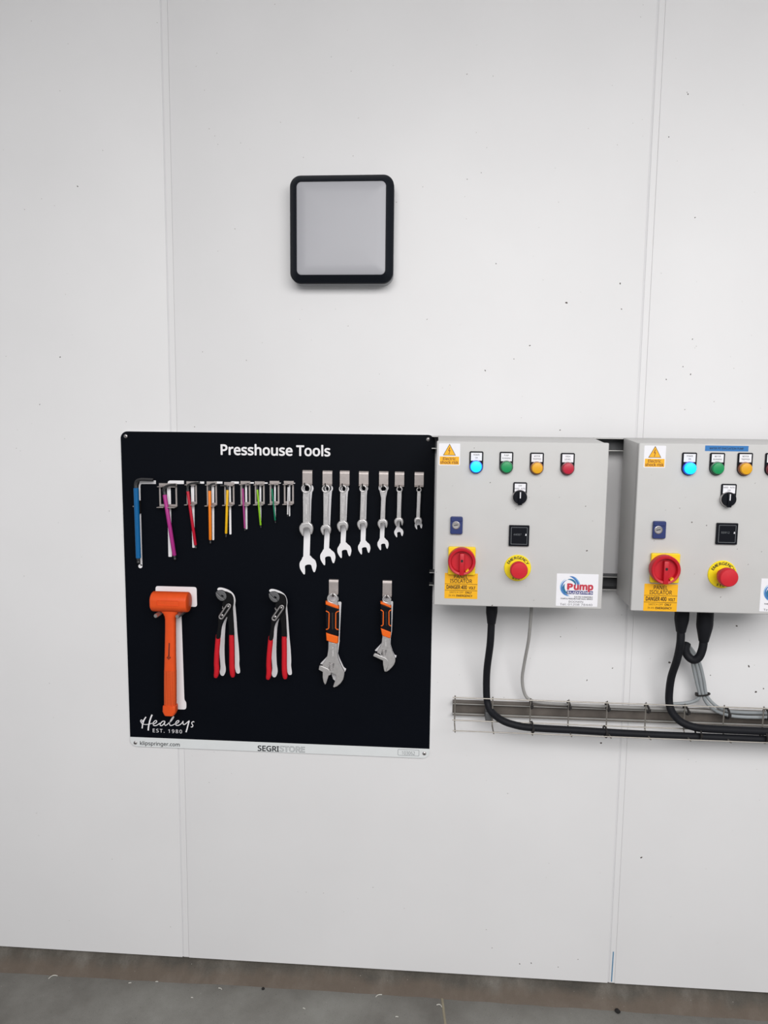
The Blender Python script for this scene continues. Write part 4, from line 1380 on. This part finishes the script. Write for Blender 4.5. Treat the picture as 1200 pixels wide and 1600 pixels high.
bxl = at(998, 692, YF).x
bxl = (bxl + at(987.5, 955, YF).x) / 2 - .001
bz1 = at(998, 692.0, YF).z
bz0_ = at(987.5, 954.5, YF).z
cabB = cabinet('grey pump control cabinet at the right edge, with a blue tape label', bxl, bxl + (ax1 - ax0), bz0_, bz1)
s4 = 4.615
Q4 = lambda x0, x1, y0, y1: (940 + x0 / s4, 940 + x1 / s4, 670 + y0 / s4, 670 + y1 / s4)
warning_sticker(cabB, Q4(301, 466, 122, 280))
x0, x1, y0, y1 = Q4(745, 1060, 124, 160)
a, b = at(x0, y1, YF), at(x1, y0, YF)
tp = link_mesh('label_tape', plate([rrect(a.x, b.x, a.z, b.z, .0006, 2)], YF, YF - .0003), M['tape_blue'], cabB)
link_mesh('tape_lettering', fit_text('WATER PIT EVACUATION PUMP', a.x + (b.x - a.x) * .10, a.x + (b.x - a.x) * .89, a.z + (b.z - a.z) * .32, a.z + (b.z - a.z) * .68, YF - .0004, bold=.1), M['dark_print'], tp)
for (x0, x1, y0), lc, col, words, lit in (((580, 686, 170), (634, 285), BLUE, ('POWER', 'ON'), True), ((781, 888, 172), (833, 285), GREEN, ('MOTOR', 'RUNNING'), False),
                                          ((981, 1089, 172), (1034, 288), YELL, ('MOTOR', 'TRIPPED'), False), ((1180, 1288, 174), (1236, 290), RED, ('HIGH', 'LEVEL'), False)):
    pilot(cabB, None, (940 + x0 / s4, 940 + x1 / s4, 670 + y0 / s4), (940 + (lc[0]) / s4, 670 + lc[1] / s4), 9.8, col, words, lit, 1.0)
selector(cabB, (940 + 862 / s4, 940 + 972 / s4, 670 + 396 / s4), (940 + 914 / s4, 670 + 508 / s4), ((('HAND', .22), ('AUTO', .76)), (('OFF', .5),)))
keylock(cabB, Q4(361, 461, 665, 788), (940 + 410 / s4, 670 + 730 / s4))
meter(cabB, Q4(817, 980, 680, 830), '00912')
isolator(cabB, Q4(342, 560, 897, 1104), (940 + 458 / s4, 670 + 1015 / s4), 22.2)
isolator_sticker(cabB, Q4(299, 552, 1122, 1312))
estop(cabB, (940 + 870 / s4, 670 + 1050 / s4), 21.2, 14.4, 0.044)
supplier_sticker(cabB, Q4(1136, 1450, 1086, 1316))

# ------------------------------------------------------------------ wire basket tray, its channel, and the cables
YT = -0.062
tx0 = at(709.8, 1090, YT).x
TXE = 2.05
zc1, zc0 = at(830, 1101.5, -.021).z, at(830, 1122, -.021).z
strut('strut_channel', 'grey weathered strut channel behind the wire cable tray', tx0 - .002, TXE, zc0, zc1, .021, .14)
bpy.data.objects['strut_channel.002'].data.materials[0] = M['old_strut']
tray = thing('cable_tray', (tx0, YT, at(710, 1120, YT).z), 'zinc wire basket cable tray fixed low on the wall under the cabinets', 'cable tray')
zt, zm, zb_ = at(711, 1089.3, YT).z, at(711, 1124.5, YT).z, at(711, 1143, YT - .05).z
rw = 0.0018
fy = YT - 0.052
link_mesh('long_wire', tube([(tx0 - .004, YT - .003, zt), (TXE, YT - .003, zt)], rw, 8), M['wire'], tray, smooth=True)
link_mesh('long_wire', tube([(tx0 - .004, YT - .003, zm), (TXE, YT - .003, zm)], rw, 8), M['wire'], tray, smooth=True)
link_mesh('long_wire', tube([(tx0 - .004, fy, zb_ + .003), (TXE, fy, zb_ + .003)], rw * .85, 8), M['wire'], tray, smooth=True)
xs_ = [at(x, 1105, YT).x for x in (710.8, 769.3, 828.9, 888.5, 948.8)]
stp = (xs_[-1] - xs_[0]) / 4
k = 0
xsw = []
while xs_[0] + stp * k < TXE:
    x = xs_[0] + stp * k
    xsw.append(x)
    link_mesh('cross_wire', tube(smooth_path([(x, YT + .001, zt + .004), (x, YT + .001, zm), (x, YT - .002, zb_ + .006), (x, YT - .010, zb_ + .0005), (x, fy - .003, zb_ + .0005)], 4), rw, 8), M['wire'], tray, smooth=True)
    k += 1
cl = at(763, 1112, -.024)
link_mesh('fixing_clip', box(cl.x - .010, cl.x + .010, -.061, -.0215, cl.z - .012, cl.z + .012, .001), M['galv'], tray)


def px_path(L, n=8):
    return smooth_path([at(x, y, Y) for x, y, Y in L], n)


def boot(o, x, ytop_z, Y, r0, r1, ybot, m, xp):
    """tapered cable entry boot hanging from the cabinet floor"""
    ylen = ytop_z - at(xp, ybot, Y).z
    return link_mesh('entry_boot', lathe_z((x, Y, 0), [(r0, ytop_z + .0005), (r0, ytop_z - ylen * .58), (r0 * .95, ytop_z - ylen * .66), (r1 * 1.05, ytop_z - ylen), (r1 * .9, ytop_z - ylen - .002)], 24), m, o, smooth=True)


def cable(name, label, path, r, m, cat='cable', group=None):
    o = link_mesh(name, tube(path, r, 14), m, None, tuple(path[0]), smooth=True)
    return tag(o, label, cat, group)


YG = -0.10
# cabinet A: black power cable and grey conduit
p0 = at(768, 952, YG)
pathA = px_path([(768, 968, YG), (766, 1005, YG + .01), (761, 1045, -.060), (760, 1075, -.046), (761.5, 1097, -.046), (768, 1112, -.060), (782, 1124, -.078), (800, 1131.5, -.086), (830, 1137, -.088), (900, 1141, -.088), (1000, 1147, -.088), (1100, 1151.5, -.088), (1210, 1156, -.088), (1290, 1160, -.088)])
cA = cable('power_cable', 'thick black cable curving down from the left cabinet into the wire tray', pathA, 0.0094, M['cable'], group='black cables in the tray')
boot(cA, pathA[0].x, az0 + .002, YG, .0146, .0102, 974, M['cable'], 768)
pathC = px_path([(830.5, 948, YG), (829, 970, YG), (826, 1000, -.08), (819.5, 1035, -.05), (816, 1060, -.036), (818.5, 1080, -.030), (826, 1092, -.030), (845, 1098, -.030), (888, 1101, -.030), (948, 1104, -.030), (1010, 1106.5, -.030), (1072, 1109.5, -.030), (1135, 1113, -.030), (1290, 1120, -.030)])
cable('conduit', 'thin grey cable dropping from the left cabinet and along the tray top', pathC, 0.0041, M['grey_conduit'])
# cabinet B: two black boots, three grey cables
pathB = px_path([(1064, 985, YG), (1063, 1005, YG), (1058, 1030, -.085), (1049, 1058, -.062), (1045.5, 1085, -.048), (1046.5, 1103, -.050), (1053, 1117, -.066), (1066, 1129, -.082), (1085, 1136, -.088), (1110, 1139, -.088), (1200, 1143, -.088), (1290, 1146.5, -.088)])
cB = cable('power_cable', 'thick black cable from the left boot of the right-hand cabinet into the tray', pathB, 0.0098, M['cable'], group='black cables in the tray')
boot(cB, pathB[0].x, bz0_ + .002, YG, .0174, .0112, 987, M['cable'], 1064)
pathD = px_path([(1100.5, 985, YG), (1099.5, 1000, YG), (1097.5, 1014, YG), (1092, 1027, YG + .002), (1083, 1031, YG + .006), (1074, 1024, YG + .014), (1071, 1014, YG + .026), (1073, 1006, YG + .036)])
cD = cable('cable_sleeve', 'black sleeve looping up at the right boot of the right-hand cabinet', pathD, 0.0102, M['cable'])
boot(cD, pathD[0].x, bz0_ + .002, YG, .0198, .0112, 1002, M['cable'], 1100)
GL = 'grey cables from the black sleeve'


def grey(label, dx, tail, dY=0.0):
    base = [(1072 + dx * .6, 1008, -.062), (1076 + dx * .7, 1014, -.052), (1084 + dx * .8, 1026, -.046), (1089 + dx, 1042, -.042), (1094 + dx, 1064, -.038), (1098 + dx * .9, 1084, -.036)]
    base = [(x, y, Y + dY) for x, y, Y in base]
    return cable('signal_cable', label, px_path(base + tail), 0.0043, M['grey_cable'], group=GL)


grey('grey cable leaving the tied bundle down to the left', -5.8, [(1090, 1092, -.036), (1083, 1096, -.034), (1072, 1098.5, -.033), (1058, 1099.5, -.033), (1046, 1099.5, -.033)])
grey('grey cable in the middle of the tied bundle, curving right', 0, [(1104, 1098, -.036), (1118, 1110, -.040), (1138, 1117.5, -.044), (1160, 1120, -.046), (1198, 1121, -.046), (1290, 1123, -.046)], -.003)
grey('grey cable on the right of the tied bundle, uppermost in the tray', 5.8, [(1110, 1095, -.036), (1122, 1105, -.038), (1138, 1111, -.040), (1160, 1113, -.040), (1198, 1114, -.040), (1290, 1117, -.040)])


def tie(parent, x, y, Y, R, ry=None, axis='x', w=0.0022):
    c = at(x, y, Y)
    ry = ry or R
    n = 18
    pts = []
    for i in range(n + 1):
        t = 2 * math.pi * i / n
        if axis == 'x':
            pts.append((c.x, c.y + ry * math.cos(t), c.z + R * math.sin(t)))
        else:
            pts.append((c.x + R * math.cos(t), c.y + ry * math.sin(t), c.z + .18 * R * math.cos(t)))
    me = join(tube(pts, w, 6), box(c.x - .003, c.x + .003, c.y - ry - .005, c.y - ry + .001, c.z - .002, c.z + .006) if axis == 'x' else box(c.x - R - .003, c.x - R + .003, c.y - .004, c.y + .004, c.z - .004, c.z + .004))
    return link_mesh('cable_tie', me, M['pin'], parent)


for x, y in ((830, 1100.2), (888.8, 1102), (949, 1104.4), (1011, 1106.8), (1072, 1109.6)):
    tie(tray, x, y, -.045, .0085, .020, w=.0028)
for x, y in ((1136, 1114.5), (1197, 1116)):
    tie(tray, x, y, -.050, .0135, .016, w=.0028)
for x, y, r in ((831.5, 1136.4, .0125), (945.5, 1143.2, .0125), (1091, 1144.5, .018), (1193, 1149, .018)):
    tie(tray, x, y, -.080, r, .022, w=.0022)
tie(cD, 1098.5, 1085, -.037, .0165, .0085, 'z', .0024)

# ------------------------------------------------------------------ bits on the floor
dv, df = [], []


def straw(x, y, ln, bend):
    global dv, df
    p = at_floor(x, y, 0.0)
    a = random.uniform(-.6, .6)
    pts = [(p.x + (t - .5) * ln * math.cos(a) - bend * math.sin(t * 3.1) * math.sin(a), p.y + (t - .5) * ln * math.sin(a) + bend * math.sin(t * 3.1) * math.cos(a), .0022) for t in (0, .25, .5, .75, 1)]
    me = tube(pts, .0013, 6)
    b0 = len(dv)
    dv += [tuple(v.co) for v in me.vertices]
    df += [tuple(i + b0 for i in q.vertices) for q in me.polygons]


for x, y, l, bd in ((83, 1528, .024, .008), (592, 1557, .02, .004), (344, 1546, .012, .002), (203, 1537, .008, .001), (245, 1535, .008, .001), (926, 1572, .012, .002), (686, 1573, .016, .006), (475, 1577, .007, .001), (300, 1560, .006, .001), (620, 1590, .008, .001)):
    straw(x, y, l, bd)
tag(link_mesh('straw_debris', pydata(dv, df), M['straw'], None), 'scattered pale straw bits lying on the concrete floor', 'debris', kind='stuff')
p = at_floor(965, 1582, 0.0)
bm = bmesh.new()
bmesh.ops.create_icosphere(bm, subdivisions=2, radius=.0075)
for v in bm.verts:
    v.co *= random.uniform(.8, 1.12)
    v.co.z *= .7
    v.co += Vector((p.x, p.y, .0042))
me = bpy.data.meshes.new('m')
bm.to_mesh(me)
bm.free()
tag(link_mesh('pebble', me, M['stone'], None, (p.x, p.y, 0)), 'small black pebble on the floor near the kerb', 'stone')
p = at_floor(411, 1546, 0.0)
bm = bmesh.new()
bmesh.ops.create_icosphere(bm, subdivisions=2, radius=.0048)
for v in bm.verts:
    v.co *= random.uniform(.8, 1.12)
    v.co.z *= .6
    v.co += Vector((p.x, p.y, .0025))
me = bpy.data.meshes.new('m')
bm.to_mesh(me)
bm.free()
tag(link_mesh('pebble', me, M['stone'], None, (p.x, p.y, 0)), 'tiny dark pebble below the tool board', 'stone')


def flecks(cab, pts):
    """small dirt flecks on a cabinet door"""
    v, f = [], []
    for x, y, s in pts:
        p = at(x, y, YF)
        b0, n, a = len(v), 6, random.uniform(0, 3)
        for i in range(n):
            t = 2 * math.pi * i / n
            v.append((p.x + s * .0007 * math.cos(t) * 1.4, YF - .0001, p.z + s * .0007 * math.sin(t + a)))
        v.append((p.x, YF - .0005, p.z))
        f += [(b0 + i, b0 + (i + 1) % n, b0 + n) for i in range(n)]
    tag(link_mesh('dirt_flecks', pydata(v, f), M['fleck'], cab), kind='stuff')


flecks(cabA, [(741, 700, 1.2), (707, 759, 1.2), (697, 794, 1), (766, 754, 1.6), (827, 777, 1.2), (857, 788, 1.2), (874, 777, 1.2), (915, 791, 1.5), (806, 796, 1.2), (917, 860.5, 2.4), (682, 894, 1.2), (769, 946, 2),
              (822, 916, 1.2), (834, 938, 1.2), (926, 814, 1.0), (940, 846, 1), (853, 739, 1), (735, 852, 1), (845, 760, .9)])
flecks(cabB, [(1069, 749, 1.4), (1081, 816, 2.0), (1104, 821, 1.6), (1180, 755, 1.8), (1152, 858, 1.2), (1190, 862, 1.3), (1126, 933, 1.6), (1022, 845, 1.2), (1169, 882, 1.3), (1062, 794, 1.2), (1018, 742, 1.2), (1071, 777, 1), (1040, 797, 1), (1085, 897, 1)])
